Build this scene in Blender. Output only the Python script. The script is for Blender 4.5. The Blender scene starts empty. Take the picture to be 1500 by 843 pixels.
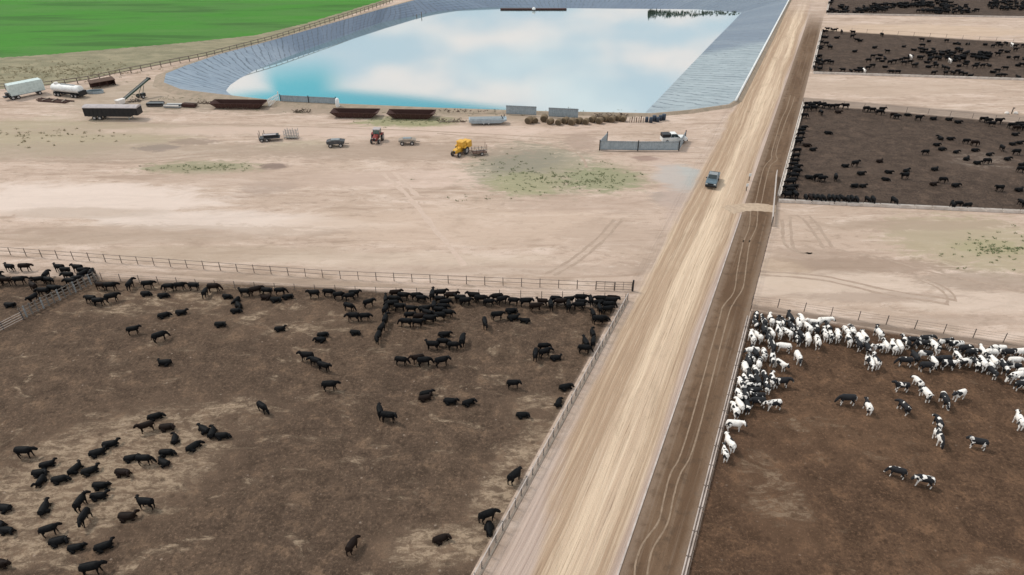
import bpy, bmesh, math, random
import numpy as np
from mathutils import Vector, Matrix
random.seed(7)
SC = bpy.context.scene
COL = SC.collection
PI = math.pi

# ------------------------------------------------------------------ camera
F = 1013.0; W0 = 1500.0; H0 = 843.0; YH = -213.0
TH = math.atan((H0/2 - YH)/F)
CAMH = math.cos(TH)/0.0156
cam = bpy.data.cameras.new('camera'); co = bpy.data.objects.new('camera', cam); COL.objects.link(co)
cam.sensor_width = 36; cam.lens = 36*F/W0; cam.clip_start = 0.5; cam.clip_end = 9000
co.location = (0, 0, CAMH); co.rotation_euler = (PI/2 - TH, 0, 0)
SC.camera = co

def at(x, y, z=0.0):
    """photo pixel -> point of the plane of height z"""
    a = (x - W0/2)/F; b = (H0/2 - y)/F
    dx = a; dy = math.cos(TH) + b*math.sin(TH); dz = -math.sin(TH) + b*math.cos(TH)
    t = (z - CAMH)/dz
    return Vector((dx*t, dy*t, z))
def px_of(p):
    d = Vector(p) - Vector((0, 0, CAMH))
    f = d.y*math.cos(TH) - d.z*math.sin(TH); u = d.y*math.sin(TH) + d.z*math.cos(TH)
    return (W0/2 + F*d.x/f, H0/2 - F*u/f)
def sc_at(y): return (y - YH)*0.0156      # pixels per metre at image row y

# ------------------------------------------------------------------ sky, sun, exposure
SUN_EL, SUN_AZ = math.radians(52), math.radians(-62)     # azimuth from +Y towards +X
wd = bpy.data.worlds.new('World'); SC.world = wd; wd.use_nodes = True
sun = bpy.data.lights.new('sun', 'SUN'); so = bpy.data.objects.new('sun', sun); COL.objects.link(so)
sun.energy = 2.0; sun.angle = math.radians(10); sun.color = (1, .95, .88)
sd = Vector((math.sin(SUN_AZ)*math.cos(SUN_EL), math.cos(SUN_AZ)*math.cos(SUN_EL), math.sin(SUN_EL)))
so.rotation_euler = (-sd).to_track_quat('-Z', 'Y').to_euler()
SC.view_settings.view_transform = 'Standard'; SC.view_settings.look = 'None'
SC.view_settings.gamma = 1; SC.view_settings.use_curve_mapping = False
SC.view_settings.exposure = 0.20

# ------------------------------------------------------------------ node helpers
class NT:
    def __init__(s, tree): s.t = tree; s.N = tree.nodes; s.L = tree.links
    def put(s, sock, v):
        if v is None: return
        if isinstance(v, bpy.types.NodeSocket): s.L.new(v, sock)
        elif hasattr(sock, 'default_value'):
            d = sock.default_value
            if hasattr(d, '__len__'):
                v = list(v) if hasattr(v, '__len__') else [v]*len(d)
                if len(v) == 3 and len(d) == 4: v = v + [1]
                sock.default_value = v
            else: sock.default_value = v
    def M(s, op, a, b=None, c=None, clamp=False):
        n = s.N.new('ShaderNodeMath'); n.operation = op; n.use_clamp = clamp
        s.put(n.inputs[0], a); s.put(n.inputs[1], b); s.put(n.inputs[2], c); return n.outputs[0]
    def V(s, op, a, b=None):
        n = s.N.new('ShaderNodeVectorMath'); n.operation = op
        s.put(n.inputs[0], a); s.put(n.inputs[1], b)
        return n.outputs['Value'] if op in ('DOT_PRODUCT', 'LENGTH', 'DISTANCE') else n.outputs[0]
    def pos(s): return s.N.new('ShaderNodeNewGeometry').outputs['Position']
    def sep(s, v):
        n = s.N.new('ShaderNodeSeparateXYZ'); s.put(n.inputs[0], v); return n.outputs
    def comb(s, x, y, z=0.0):
        n = s.N.new('ShaderNodeCombineXYZ'); s.put(n.inputs[0], x); s.put(n.inputs[1], y); s.put(n.inputs[2], z); return n.outputs[0]
    def noise(s, vec, scale, detail=3, rough=.55, dist=0.0, dim='3D', w=None, col=False):
        n = s.N.new('ShaderNodeTexNoise'); n.noise_dimensions = dim
        s.put(n.inputs['Vector'], vec); s.put(n.inputs['Scale'], scale); s.put(n.inputs['Detail'], detail)
        s.put(n.inputs['Roughness'], rough); s.put(n.inputs['Distortion'], dist)
        if w is not None: s.put(n.inputs['W'], w)
        return n.outputs[1 if col else 0]
    def vor(s, vec, scale, feature='F1', out=0):
        n = s.N.new('ShaderNodeTexVoronoi'); n.feature = feature
        s.put(n.inputs['Vector'], vec); s.put(n.inputs['Scale'], scale); return n.outputs[out]
    def mix(s, f, a, b, mode='MIX'):
        n = s.N.new('ShaderNodeMix'); n.data_type = 'RGBA'; n.blend_type = mode; n.clamp_factor = True
        s.put(n.inputs[0], f); s.put(n.inputs[6], a); s.put(n.inputs[7], b); return n.outputs[2]
    def mr(s, v, a, b, c=0.0, d=1.0, smooth=True):
        n = s.N.new('ShaderNodeMapRange'); n.interpolation_type = 'SMOOTHSTEP' if smooth else 'LINEAR'
        s.put(n.inputs[0], v); s.put(n.inputs[1], a); s.put(n.inputs[2], b); s.put(n.inputs[3], c); s.put(n.inputs[4], d)
        return n.outputs[0]
    def bump(s, h, strength=.4, dist=.1):
        n = s.N.new('ShaderNodeBump'); s.put(n.inputs['Height'], h); s.put(n.inputs['Strength'], strength); s.put(n.inputs['Distance'], dist)
        return n.outputs[0]
    def group(s, g):
        n = s.N.new('ShaderNodeGroup'); n.node_tree = g; return n.outputs

def new_mat(name):
    m = bpy.data.materials.new(name); m.use_nodes = True
    nt = NT(m.node_tree); b = m.node_tree.nodes['Principled BSDF']
    b.inputs['Specular IOR Level'].default_value = .25
    return m, nt, b

# sky with broken cloud
T = NT(wd.node_tree); bg = wd.node_tree.nodes['Background']
sky = T.N.new('ShaderNodeTexSky'); sky.sky_type = 'NISHITA'; sky.sun_disc = False
sky.sun_elevation = SUN_EL; sky.sun_rotation = SUN_AZ; sky.altitude = 300; sky.dust_density = .6; sky.ozone_density = 1.5
dirv = T.N.new('ShaderNodeTexCoord').outputs['Generated']
sx, sy, sz = T.sep(dirv)
zc = T.M('MAXIMUM', sz, .04)
cl = T.comb(T.M('DIVIDE', sx, T.M('ADD', zc, .12)), T.M('DIVIDE', sy, T.M('ADD', zc, .12)), 0)
n1 = T.noise(cl, .55, 5, .55, .3)
n2 = T.noise(cl, 1.6, 4, .5)
azt = T.M('DIVIDE', sx, T.M('MAXIMUM', sy, .05))            # tan of azimuth
wob = T.M('MULTIPLY', T.M('SUBTRACT', n1, .5), .10)
# a clear gap: a low tongue to the left, and a band above the cloud bank
g1 = T.M('MULTIPLY', T.mr(T.M('ADD', azt, wob), -.37, -.335), T.mr(T.M('ADD', azt, wob), -.225, -.285))
g1 = T.M('MULTIPLY', g1, T.mr(sz, .218, .262))
lim = T.mr(azt, -.3, .1, .262, .314, False)
g2 = T.M('MULTIPLY', T.mr(T.M('SUBTRACT', T.M('ADD', sz, T.M('MULTIPLY', wob, .12)), lim), -.006, .008), T.mr(azt, .07, -.03))
g2 = T.M('MULTIPLY', g2, T.mr(azt, -.5, -.36))
gap = T.M('MAXIMUM', g1, g2)
gap = T.M('MAXIMUM', gap, T.M('MULTIPLY', T.mr(n1, .56, .66), T.mr(sz, .36, .55)))
ccol = T.mix(T.mr(n2, .40, .62), (6.0, 7.3, 8.2), (10.4, 9.3, 8.8))
ccol = T.mix(T.mr(n1, .52, .66), ccol, (8.4, 9.2, 9.4))
blue = T.mix(1.0, sky.outputs[0], (.44, 1.28, 1.0), 'MULTIPLY')
T.L.new(T.mix(gap, ccol, blue), bg.inputs[0]); bg.inputs[1].default_value = .1

# ------------------------------------------------------------------ mesh helpers
def mesh_obj(name, verts, faces, mat=None, parent=None, smooth=False):
    me = bpy.data.meshes.new(name); me.from_pydata([tuple(v) for v in verts], [], faces); me.update()
    if smooth: me.polygons.foreach_set('use_smooth', [True]*len(me.polygons))
    o = bpy.data.objects.new(name, me); COL.objects.link(o)
    if mat: me.materials.append(mat)
    if parent: o.parent = parent
    return o
class MB:
    def __init__(s): s.v = []; s.f = []
    def add(s, vs, fs):
        k = len(s.v); s.v += [Vector(v) for v in vs]; s.f += [tuple(i+k for i in f) for f in fs]; return s
    def box(s, c, d, rz=0, ry=0, rx=0):
        R = Matrix.Rotation(rz, 3, 'Z') @ Matrix.Rotation(ry, 3, 'Y') @ Matrix.Rotation(rx, 3, 'X')
        vs = [R @ Vector((sx*d[0]/2, sy*d[1]/2, sz*d[2]/2)) + Vector(c) for sx in (-1, 1) for sy in (-1, 1) for sz in (-1, 1)]
        return s.add(vs, [(0,1,3,2),(4,6,7,5),(0,4,5,1),(2,3,7,6),(0,2,6,4),(1,5,7,3)])
    def prism(s, prof, y0, y1, bev=0.0):
        """profile in x,z extruded over y; bev pulls the side outlines in"""
        n = len(prof); cx = sum(p[0] for p in prof)/n; cz = sum(p[1] for p in prof)/n
        def ring(y, k): return [Vector((cx+(p[0]-cx)*k, y, cz+(p[1]-cz)*k)) for p in prof]
        if bev:
            rs = [ring(y0, 1-bev), ring(y0+bev, 1), ring(y1-bev, 1), ring(y1, 1-bev)]
        else: rs = [ring(y0, 1), ring(y1, 1)]
        vs = [v for r in rs for v in r]; fs = []
        for j in range(len(rs)-1):
            for i in range(n): fs.append((j*n+i, j*n+(i+1) % n, (j+1)*n+(i+1) % n, (j+1)*n+i))
        fs.append(tuple(range(n-1, -1, -1))); fs.append(tuple(range((len(rs)-1)*n, len(rs)*n)))
        return s.add(vs, fs)
    def loft(s, rings, caps=True):
        n = len(rings[0]); vs = [v for r in rings for v in r]; fs = []
        for j in range(len(rings)-1):
            for i in range(n): fs.append((j*n+i, j*n+(i+1) % n, (j+1)*n+(i+1) % n, (j+1)*n+i))
        if caps: fs.append(tuple(range(n-1, -1, -1))); fs.append(tuple(range((len(rings)-1)*n, len(rings)*n)))
        return s.add(vs, fs)
    def tube(s, pts, rad, n=8):
        pts = [Vector(p) for p in pts]
        if not hasattr(rad, '__len__'): rad = [rad]*len(pts)
        rings = []
        for i, p in enumerate(pts):
            t = (pts[min(i+1, len(pts)-1)] - pts[max(i-1, 0)]).normalized()
            a = t.orthogonal().normalized() if abs(t.z) > .9 else t.cross(Vector((0, 0, 1))).normalized()
            b = t.cross(a)
            r = rad[i]; ra, rb = (r if hasattr(r, '__len__') else (r, r))
            rings.append([p + a*ra*math.cos(2*PI*k/n) + b*rb*math.sin(2*PI*k/n) for k in range(n)])
        return s.loft(rings)
    def wheel(s, c, r, w, n=18, axis='y'):
        c = Vector(c); d = Vector((0, w/2, 0)) if axis == 'y' else Vector((w/2, 0, 0))
        return s.tube([c-d, c-d*.8, c+d*.8, c+d], [r*.9, r, r, r*.9], n)
    def build(s, name, mat, parent=None, smooth=False):
        o = mesh_obj(name, s.v, s.f, mat, parent)
        bm = bmesh.new(); bm.from_mesh(o.data); bmesh.ops.recalc_face_normals(bm, faces=bm.faces); bm.to_mesh(o.data); bm.free()
        if smooth: o.data.polygons.foreach_set('use_smooth', [True]*len(o.data.polygons))
        return o
def tag(o, label=None, cat=None, group=None, kind=None):
    if label: o['label'] = label
    if cat: o['category'] = cat
    if group: o['group'] = group
    if kind: o['kind'] = kind
    return o
def thing(name, label, cat, loc=(0, 0, 0), rz=0.0, group=None):
    o = bpy.data.objects.new(name, None); COL.objects.link(o); o.empty_display_size = .3
    o.location = loc; o.rotation_euler = (0, 0, rz); return tag(o, label, cat, group)
def heading(p, q): d = Vector(q) - Vector(p); return math.atan2(d.y, d.x)

# ------------------------------------------------------------------ the road frame
P0 = at(700, 843)
vp = Vector(((1266-W0/2)/F, 1/math.cos(TH), 0)).normalized()
RDIR = Vector((vp.x, vp.y, 0)).normalized(); RNOR = Vector((RDIR.y, -RDIR.x, 0))
def road_pt(u, v, z=0): return Vector((P0.x, P0.y, 0)) + RNOR*u + RDIR*v + Vector((0, 0, z))
def uv_of(p): d = Vector((p.x-P0.x, p.y-P0.y, 0)); return d.dot(RNOR), d.dot(RDIR)

# ------------------------------------------------------------------ ground colours
def blob(t, p, dn, cx, cy, w, h, rot=0.0, soft=.55):
    """mask of an irregular patch given by its photo centre and size"""
    c = at(cx, cy); a = at(cx-w/2, cy); b = at(cx, cy-h/2); d = at(cx, cy+h/2)
    rx = (c-a).length; ry = (b-d).length/2
    q = t.V('SUBTRACT', p, (c.x, c.y, 0)); x, y, _ = t.sep(q)
    if rot:
        cr, sr = math.cos(rot), math.sin(rot)
        x2 = t.M('ADD', t.M('MULTIPLY', x, cr), t.M('MULTIPLY', y, sr))
        y2 = t.M('SUBTRACT', t.M('MULTIPLY', y, cr), t.M('MULTIPLY', x, sr)); x, y = x2, y2
    r = t.V('LENGTH', t.comb(t.M('DIVIDE', x, rx), t.M('DIVIDE', y, ry), 0))
    return t.mr(t.M('ADD', r, dn), 1.25, 1.25-soft)

def make_dirt_group():
    g = bpy.data.node_groups.new('dirt_colour', 'ShaderNodeTree')
    g.interface.new_socket('Color', in_out='OUTPUT', socket_type='NodeSocketColor')
    g.interface.new_socket('Height', in_out='OUTPUT', socket_type='NodeSocketFloat')
    go = g.nodes.new('NodeGroupOutput'); t = NT(g)
    p = t.V('MULTIPLY', t.pos(), (1, 1, 0))
    ps = t.V('MULTIPLY', p, (.42, 1.0, 1))
    pt = t.V('MULTIPLY', p, (.12, 1.0, 1))
    nb = t.noise(p, .028, 4, .6, .6); nm = t.noise(ps, .16, 5, .65, .8); nf = t.noise(ps, .9, 6, .7, .4); ng = t.noise(p, 6.0, 3, .7)
    nt_ = t.noise(pt, .35, 5, .6, 1.2)
    c = t.mix(t.mr(nb, .35, .65), (.475, .36, .29), (.43, .325, .255))
    c = t.mix(t.mr(nm, .50, .70, 0, .8), c, (.585, .465, .39))
    c = t.mix(t.mr(nm, .47, .30, 0, .75), c, (.32, .235, .18))
    nx = t.noise(t.V('MULTIPLY', p, (.3, 1, 1)), .55, 7, .75, .7); c = t.mix(t.mr(nx, .53, .66, 0, .6), c, (.31, .225, .17)); c = t.mix(t.mr(nx, .45, .33, 0, .5), c, (.60, .48, .405))
    c = t.mix(t.mr(nt_, .55, .70, 0, .5), c, (.62, .50, .42))
    c = t.mix(t.mr(nt_, .46, .34, 0, .65), c, (.31, .225, .17))
    c = t.mix(t.mr(nf, .53, .66, 0, .55), c, (.27, .20, .15)); c = t.mix(t.mr(nf, .42, .26, 0, .5), c, (.64, .53, .455))
    c = t.mix(t.mr(ng, .55, .68, 0, .5), c, (.24, .18, .14))
    dn = t.M('MULTIPLY', t.M('SUBTRACT', t.noise(ps, .22, 6, .7, .6), .5), 1.7)
    dn2 = t.M('MULTIPLY', t.M('SUBTRACT', t.noise(ps, .7, 6, .75, .6), .5), 2.4)
    B = [  # x, y, w, h, colour, strength, which noise
        (110, 292, 420, 46, (.64, .53, .465), .75, dn), (300, 322, 330, 26, (.63, .53, .47), .6, dn), (430, 330, 240, 30, (.60, .49, .42), .5, dn),
        (620, 262, 330, 26, (.56, .43, .36), .6, dn), (690, 330, 500, 60, (.50, .38, .30), .5, dn),
        (60, 200, 440, 46, (.33, .28, .19), .75, dn), (180, 222, 620, 26, (.33, .26, .20), .6, dn2),
        (200, 350, 420, 16, (.33, .25, .19), .5, dn), (330, 372, 380, 24, (.36, .28, .21), .5, dn), (120, 312, 240, 14, (.33, .25, .19), .45, dn),
        (300, 246, 180, 17, (.22, .22, .13), .7, dn2), (400, 244, 40, 9, (.18, .13, .11), .8, dn2), (440, 215, 120, 18, (.33, .29, .20), .5, dn2),
        (285, 208, 70, 9, (.25, .19, .15), .7, dn2), (230, 217, 60, 10, (.20, .16, .14), .6, dn2), (390, 275, 80, 20, (.30, .23, .19), .5, dn2),
        (780, 245, 190, 74, (.27, .245, .18), .80, dn2), (770, 238, 120, 44, (.20, .185, .145), .6, dn2), (775, 268, 120, 36, (.27, .265, .14), .55, dn2),
        (882, 262, 110, 34, (.17, .215, .10), .75, dn2), (865, 258, 170, 46, (.30, .26, .18), .5, dn2), (850, 208, 44, 30, (.30, .22, .175), .6, dn2),
        (1000, 262, 78, 40, (.37, .375, .36), .85, dn), (985, 292, 70, 22, (.29, .24, .21), .6, dn2), (945, 232, 40, 8, (.25, .17, .14), .7, dn2),
        (560, 222, 420, 26, (.33, .25, .195), .65, dn2), (300, 190, 560, 16, (.36, .28, .215), .6, dn2), (420, 262, 420, 26, (.40, .30, .24), .5, dn2), (250, 340, 500, 20, (.36, .275, .215), .5, dn2), (860, 300, 240, 24, (.39, .29, .23), .5, dn2), (900, 345, 160, 40, (.38, .285, .225), .45, dn2), (700, 395, 500, 18, (.38, .29, .23), .5, dn2), (600, 178, 150, 18, (.20, .22, .10), .7, dn2), (520, 192, 700, 14, (.54, .41, .34), .6, dn),
        (210, 140, 260, 44, (.30, .245, .18), .55, dn2), (300, 152, 200, 20, (.26, .21, .16), .6, dn2), (560, 160, 460, 18, (.25, .20, .15), .7, dn2),
        (760, 170, 360, 16, (.27, .22, .16), .5, dn2), (600, 380, 420, 22, (.50, .40, .32), .5, dn), (1000, 300, 60, 160, (.46, .35, .30), .4, dn),
        (1430, 356, 240, 74, (.34, .285, .19), .75, dn2), (1450, 362, 120, 20, (.29, .27, .15), .45, dn2), (1360, 340, 120, 30, (.36, .29, .21), .5, dn2),
        (1260, 390, 250, 24, (.28, .205, .155), .75, dn2), (1150, 400, 80, 60, (.40, .30, .22), .6, dn), (1340, 330, 300, 14, (.33, .25, .19), .6, dn2), (1380, 470, 260, 16, (.34, .255, .20), .6, dn2), (1230, 420, 280, 40, (.56, .45, .37), .5, dn), (1420, 440, 220, 30, (.58, .47, .39), .5, dn),
        (1440, 412, 200, 26, (.30, .23, .18), .65, dn2), (1290, 436, 240, 14, (.32, .24, .19), .6, dn2), (1190, 375, 130, 26, (.30, .22, .17), .5, dn2),
        (1350, 46, 330, 18, (.50, .37, .27), .6, dn), (1340, 92, 360, 8, (.33, .25, .20), .5, dn), (1300, 128, 300, 22, (.42, .32, .25), .6, dn),
    ]
    for x, y, w, h, col, k, d in B:
        c = t.mix(t.M('MULTIPLY', blob(t, p, d, x, y, w, h), k), c, col)
    g.links.new(c, go.inputs[0])
    g.links.new(t.M('ADD', t.M('MULTIPLY', nf, .6), t.M('ADD', t.M('MULTIPLY', ng, .25), nm)), go.inputs[1])
    return g
DIRT = make_dirt_group()
def finish(m, t, b, col, h, rough=.95, bs=.5, bd=.25):
    t.put(b.inputs['Base Color'], col); b.inputs['Roughness'].default_value = rough
    b.inputs['Specular IOR Level'].default_value = .1
    if h is not None: t.put(b.inputs['Normal'], t.bump(h, bs, bd))
    return m
def edge_mask(t, p, poly, fades, wob):
    """0 at the outline of a convex plot, 1 further in than the fade width of each side (signed, metres)"""
    n = len(poly); cx = sum((q for q in poly), Vector())/n; out = None
    for i in range(n):
        a, b = poly[i], poly[(i+1) % n]; d = (b-a).normalized(); nn = Vector((-d.y, d.x, 0))
        if (cx-a).dot(nn) < 0: nn = -nn
        f0, f1 = fades[i]
        if f0 is None: continue
        dist = t.M('ADD', t.M('SUBTRACT', t.V('DOT_PRODUCT', p, tuple(nn)), a.dot(nn)), t.M('MULTIPLY', wob, (f1-f0)*.9))
        k = t.mr(dist, f0, f1); out = k if out is None else t.M('MULTIPLY', out, k)
    return out
def flat(name, pts, z, mat, kind='structure'):
    o = mesh_obj(name, [Vector((p.x, p.y, z)) for p in pts], [tuple(range(len(pts)))], mat)
    bm = bmesh.new(); bm.from_mesh(o.data)
    for f in bm.faces:
        if f.normal.z < 0: f.normal_flip()
    bmesh.ops.triangulate(bm, faces=bm.faces); bm.to_mesh(o.data); bm.free()
    return tag(o, kind=kind)

# pond outline first, the ground needs its hole
PAIRS = [((265,131),(334,136)),((240,121),(331,133)),((243,108),(337,125)),((270,97),(350,116)),((320,80),(372,104)),((400,59),(420,84)),
 ((480,36),(490,58)),((560,13),(560,33)),((605,1),(640,17)),((640,-9),(720,11)),((760,-14),(800,12)),((900,-16),(900,13)),((1050,-18),(1020,14)),
 ((1157,-4),(1086,19)),((1143,24),(1068,38)),((1130,51),(1048,58)),((1104,100),(1000,108)),((1080,145),(962,148)),((1067,153),(950,160)),((1010,161),(945,166)),
 ((955,166),(940,171)),((800,163),(800,170)),((640,158),(640,165)),((500,152),(500,159)),((410,148),(410,155)),((330,139),(345,144))]
ZR, ZW = .55, -3.4
RIM = [at(*a, ZR) for a, b in PAIRS]; WAT = [at(*b, ZW) for a, b in PAIRS]
def ground_mesh():
    bm = bmesh.new(); R = 4200
    outer = [bm.verts.new(v) for v in ((-R, -R, 0), (R, -R, 0), (R, R, 0), (-R, R, 0))]
    inner = [bm.verts.new((p.x, p.y, 0)) for p in RIM]; es = []
    for l in (outer, inner):
        for i in range(len(l)): es.append(bm.edges.new((l[i], l[(i+1) % len(l)])))
    bmesh.ops.triangle_fill(bm, use_beauty=True, use_dissolve=False, edges=es)
    for f in bm.faces:
        if f.normal.z < 0: f.normal_flip()
    me = bpy.data.meshes.new('ground'); bm.to_mesh(me); bm.free()
    o = bpy.data.objects.new('ground', me); COL.objects.link(o); return tag(o, kind='structure')
m, t, b = new_mat('bare_dirt'); d = t.group(DIRT); finish(m, t, b, d[0], d[1]); M_DIRT = m
ground_mesh().data.materials.append(M_DIRT)

def manure_mat(name, poly, fades, base, dark, straw, density, blobs=(), speck=.5):
    m, t, b = new_mat(name); d = t.group(DIRT); p = t.V('MULTIPLY', t.pos(), (1, 1, 0)); ps = t.V('MULTIPLY', p, (.55, 1, 1))
    n1 = t.noise(p, .06, 4, .6, .5); n2 = t.noise(p, .45, 6, .7, .3); n3 = t.noise(p, 2.6, 5, .75); n4 = t.noise(ps, .32, 6, .68, .9); n5 = t.noise(p, 8., 2, .6)
    c = t.mix(t.mr(n1, .32, .68), base, dark)
    c = t.mix(t.mr(n2, .47, .66, 0, .75), c, [k*.5 for k in base])
    c = t.mix(t.mr(n2, .49, .32, 0, .65), c, [base[0]*1.75, base[1]*1.7, base[2]*1.6])
    n6 = t.noise(p, 4.5, 4, .8)
    c = t.mix(t.mr(n3, .52, .63, 0, .7), c, [k*.42 for k in base])
    c = t.mix(t.mr(n3, .46, .36, 0, .6), c, [k*1.9 for k in base])
    c = t.mix(t.mr(n6, .54, .66, 0, .5), c, [k*.3 for k in base])
    c = t.mix(t.mr(n6, .44, .33, 0, .42), c, [k*2.6 for k in base])
    dens = .02
    dn = t.M('MULTIPLY', t.M('SUBTRACT', n4, .5), 1.6)
    ex = None
    for x, y, w, h, k, rot in blobs:
        e = t.M('MULTIPLY', blob(t, p, dn, x, y, w, h, rot, .9), k); ex = e if ex is None else t.M('MAXIMUM', ex, e)
    thr = t.M('ADD', n4, t.M('MULTIPLY', t.M('SUBTRACT', n3, .5), .25))
    if ex is not None: thr = t.M('ADD', thr, t.M('MULTIPLY', ex, .24))
    if ex is not None: c = t.mix(t.M('MULTIPLY', t.M('MULTIPLY', ex, .5), t.mr(n3, .35, .6)), c, [k*1.8 for k in base])
    brk = t.mr(t.M('ADD', t.noise(t.V('MULTIPLY', p, (.5, 1.1, 1)), 1.4, 6, .78, .6), t.M('MULTIPLY', t.M('SUBTRACT', n6, .5), .35)), .42, .60)
    c = t.mix(t.M('MULTIPLY', t.mr(thr, .66-density, .80-density, 0, .95), t.M('ADD', .12, t.M('MULTIPLY', brk, .88))), c, straw)
    v = t.vor(p, 1.1, out=0); vc = t.vor(p, 1.1, out=1)
    c = t.mix(t.M('MULTIPLY', t.mr(v, .17, .08), t.M('MULTIPLY', t.M('GREATER_THAN', t.sep(vc)[0], .86), speck)), c, (.36, .28, .22))
    v2 = t.vor(p, .8, out=0); vc2 = t.vor(p, .8, out=1)
    c = t.mix(t.M('MULTIPLY', t.mr(v2, .30, .12), t.M('MULTIPLY', t.M('GREATER_THAN', t.sep(vc2)[1], .6), .5)), c, [k*.4 for k in base])
    k = edge_mask(t, p, poly, fades, t.M('SUBTRACT', n4, .5))
    col = t.mix(k, d[0], c)
    return finish(m, t, b, col, t.M('ADD', t.M('MULTIPLY', n3, .8), t.M('ADD', n2, t.M('MULTIPLY', n5, .3))), .93, .7, .3)
def plot(name, pts, z, fades, **kw):
    poly = [at(*q) for q in pts]; m = manure_mat(name+'_soil', poly, fades, **kw); return flat(name, poly, z, m)
NO = (None, None)
BROWN = dict(base=(.110, .073, .050), dark=(.082, .055, .039), straw=(.33, .245, .17), density=.10)
plot('pen_ground', [(-330, 362), (150, 396), (470, 419), (917, 433), (625, 990), (-1000, 1000)], .016,
     [(-.9, .9), (-.9, .9), (-.9, 1.0), (-.2, .9), NO, NO],
     blobs=[(150, 690, 420, 190, 1, .45), (60, 790, 260, 90, .8, .3), (760, 700, 120, 230, .85, -.5), (640, 800, 220, 80, .8, 0), (230, 440, 300, 60, .5, 0), (300, 620, 300, 80, .6, .3), (800, 600, 160, 60, .6, 0), (420, 470, 300, 60, .4, 0)], **BROWN)
plot('pen_ground', [(1100, 453), (1560, 524), (1900, 1000), (962, 1000)], .016, [(-.5, 1.2), NO, NO, (-.1, .5)],
     base=(.106, .062, .038), dark=(.080, .047, .030), straw=(.22, .155, .105), density=.05, speck=.2,
     blobs=[(1130, 720, 140, 200, .6, 0), (1230, 640, 300, 120, .35, 0), (1450, 830, 200, 40, .5, 0)])
FAR = dict(base=(.080, .056, .043), dark=(.066, .046, .035), straw=(.20, .155, .125), density=.03, speck=.3)
plot('pen_ground', [(1176, 151), (1700, 197), (1720, 318), (1139, 295)], .016, [(-.8, 2.0), NO, (-.1, .3), (-.1, .3)], blobs=[(1440, 235, 160, 40, .8, 0), (1280, 250, 140, 20, .4, 0)], **FAR)
plot('pen_ground', [(1203, 44), (1700, 75), (1720, 123), (1190, 107)], .016, [(-1., 2.4), NO, (-.1, .4), (-.1, .4)], **FAR)
plot('pen_ground', [(1222, -40), (1700, -30), (1720, 30), (1210, 20)], .016, [(-1., 2.4), NO, (-.1, .5), (-.1, .5)], **FAR)

# the lane between the two fence lines, and the strip behind the spotted cows
def lane_mat(name, poly, fades, col, k0):
    m, t, b = new_mat(name); d = t.group(DIRT); p = t.V('MULTIPLY', t.pos(), (1, 1, 0)); n = t.noise(t.V('MULTIPLY', p, (.4, 1, 1)), .5, 5, .65, .5); n3 = t.noise(p, 3., 4, .7)
    c = t.mix(t.mr(n, .35, .7), col, [k*.78 for k in col]); c = t.mix(t.mr(n3, .5, .8, 0, .4), c, [k*.6 for k in col])
    return finish(m, t, b, t.mix(t.M('MULTIPLY', edge_mask(t, p, poly, fades, t.M('SUBTRACT', n, .5)), k0), d[0], c), t.M('ADD', n, n3), .95, .5, .2)
def lane(name, pts, z, fades, col, k0=.9):
    poly = [at(*q) for q in pts]; return flat(name, poly, z, lane_mat(name+'_dirt', poly, fades, col, k0))
lane('lane', [(-330, 344), (480, 407), (924, 426), (917, 450), (470, 437), (-330, 384)], .006, [(-.2, 1.2), (-.2, 1.2), (-.5, .8), NO, NO, NO], (.335, .25, .19))
lane('lane', [(1100, 445), (1560, 512), (1562, 532), (1092, 462)], .006, [(-.2, 1.0), NO, NO, NO], (.205, .15, .115))
lane('lane', [(1172, 150-8), (1700, 186), (1702, 200), (1172, 156)], .006, [(-1, 1.6), NO, NO, NO], (.26, .20, .16))
lane('lane', [(917, 443), (945, 443), (780, 730), (742, 770)], .008, [(-1, 2), (-1, 2.2), NO, NO], (.30, .225, .17), .8)

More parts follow.
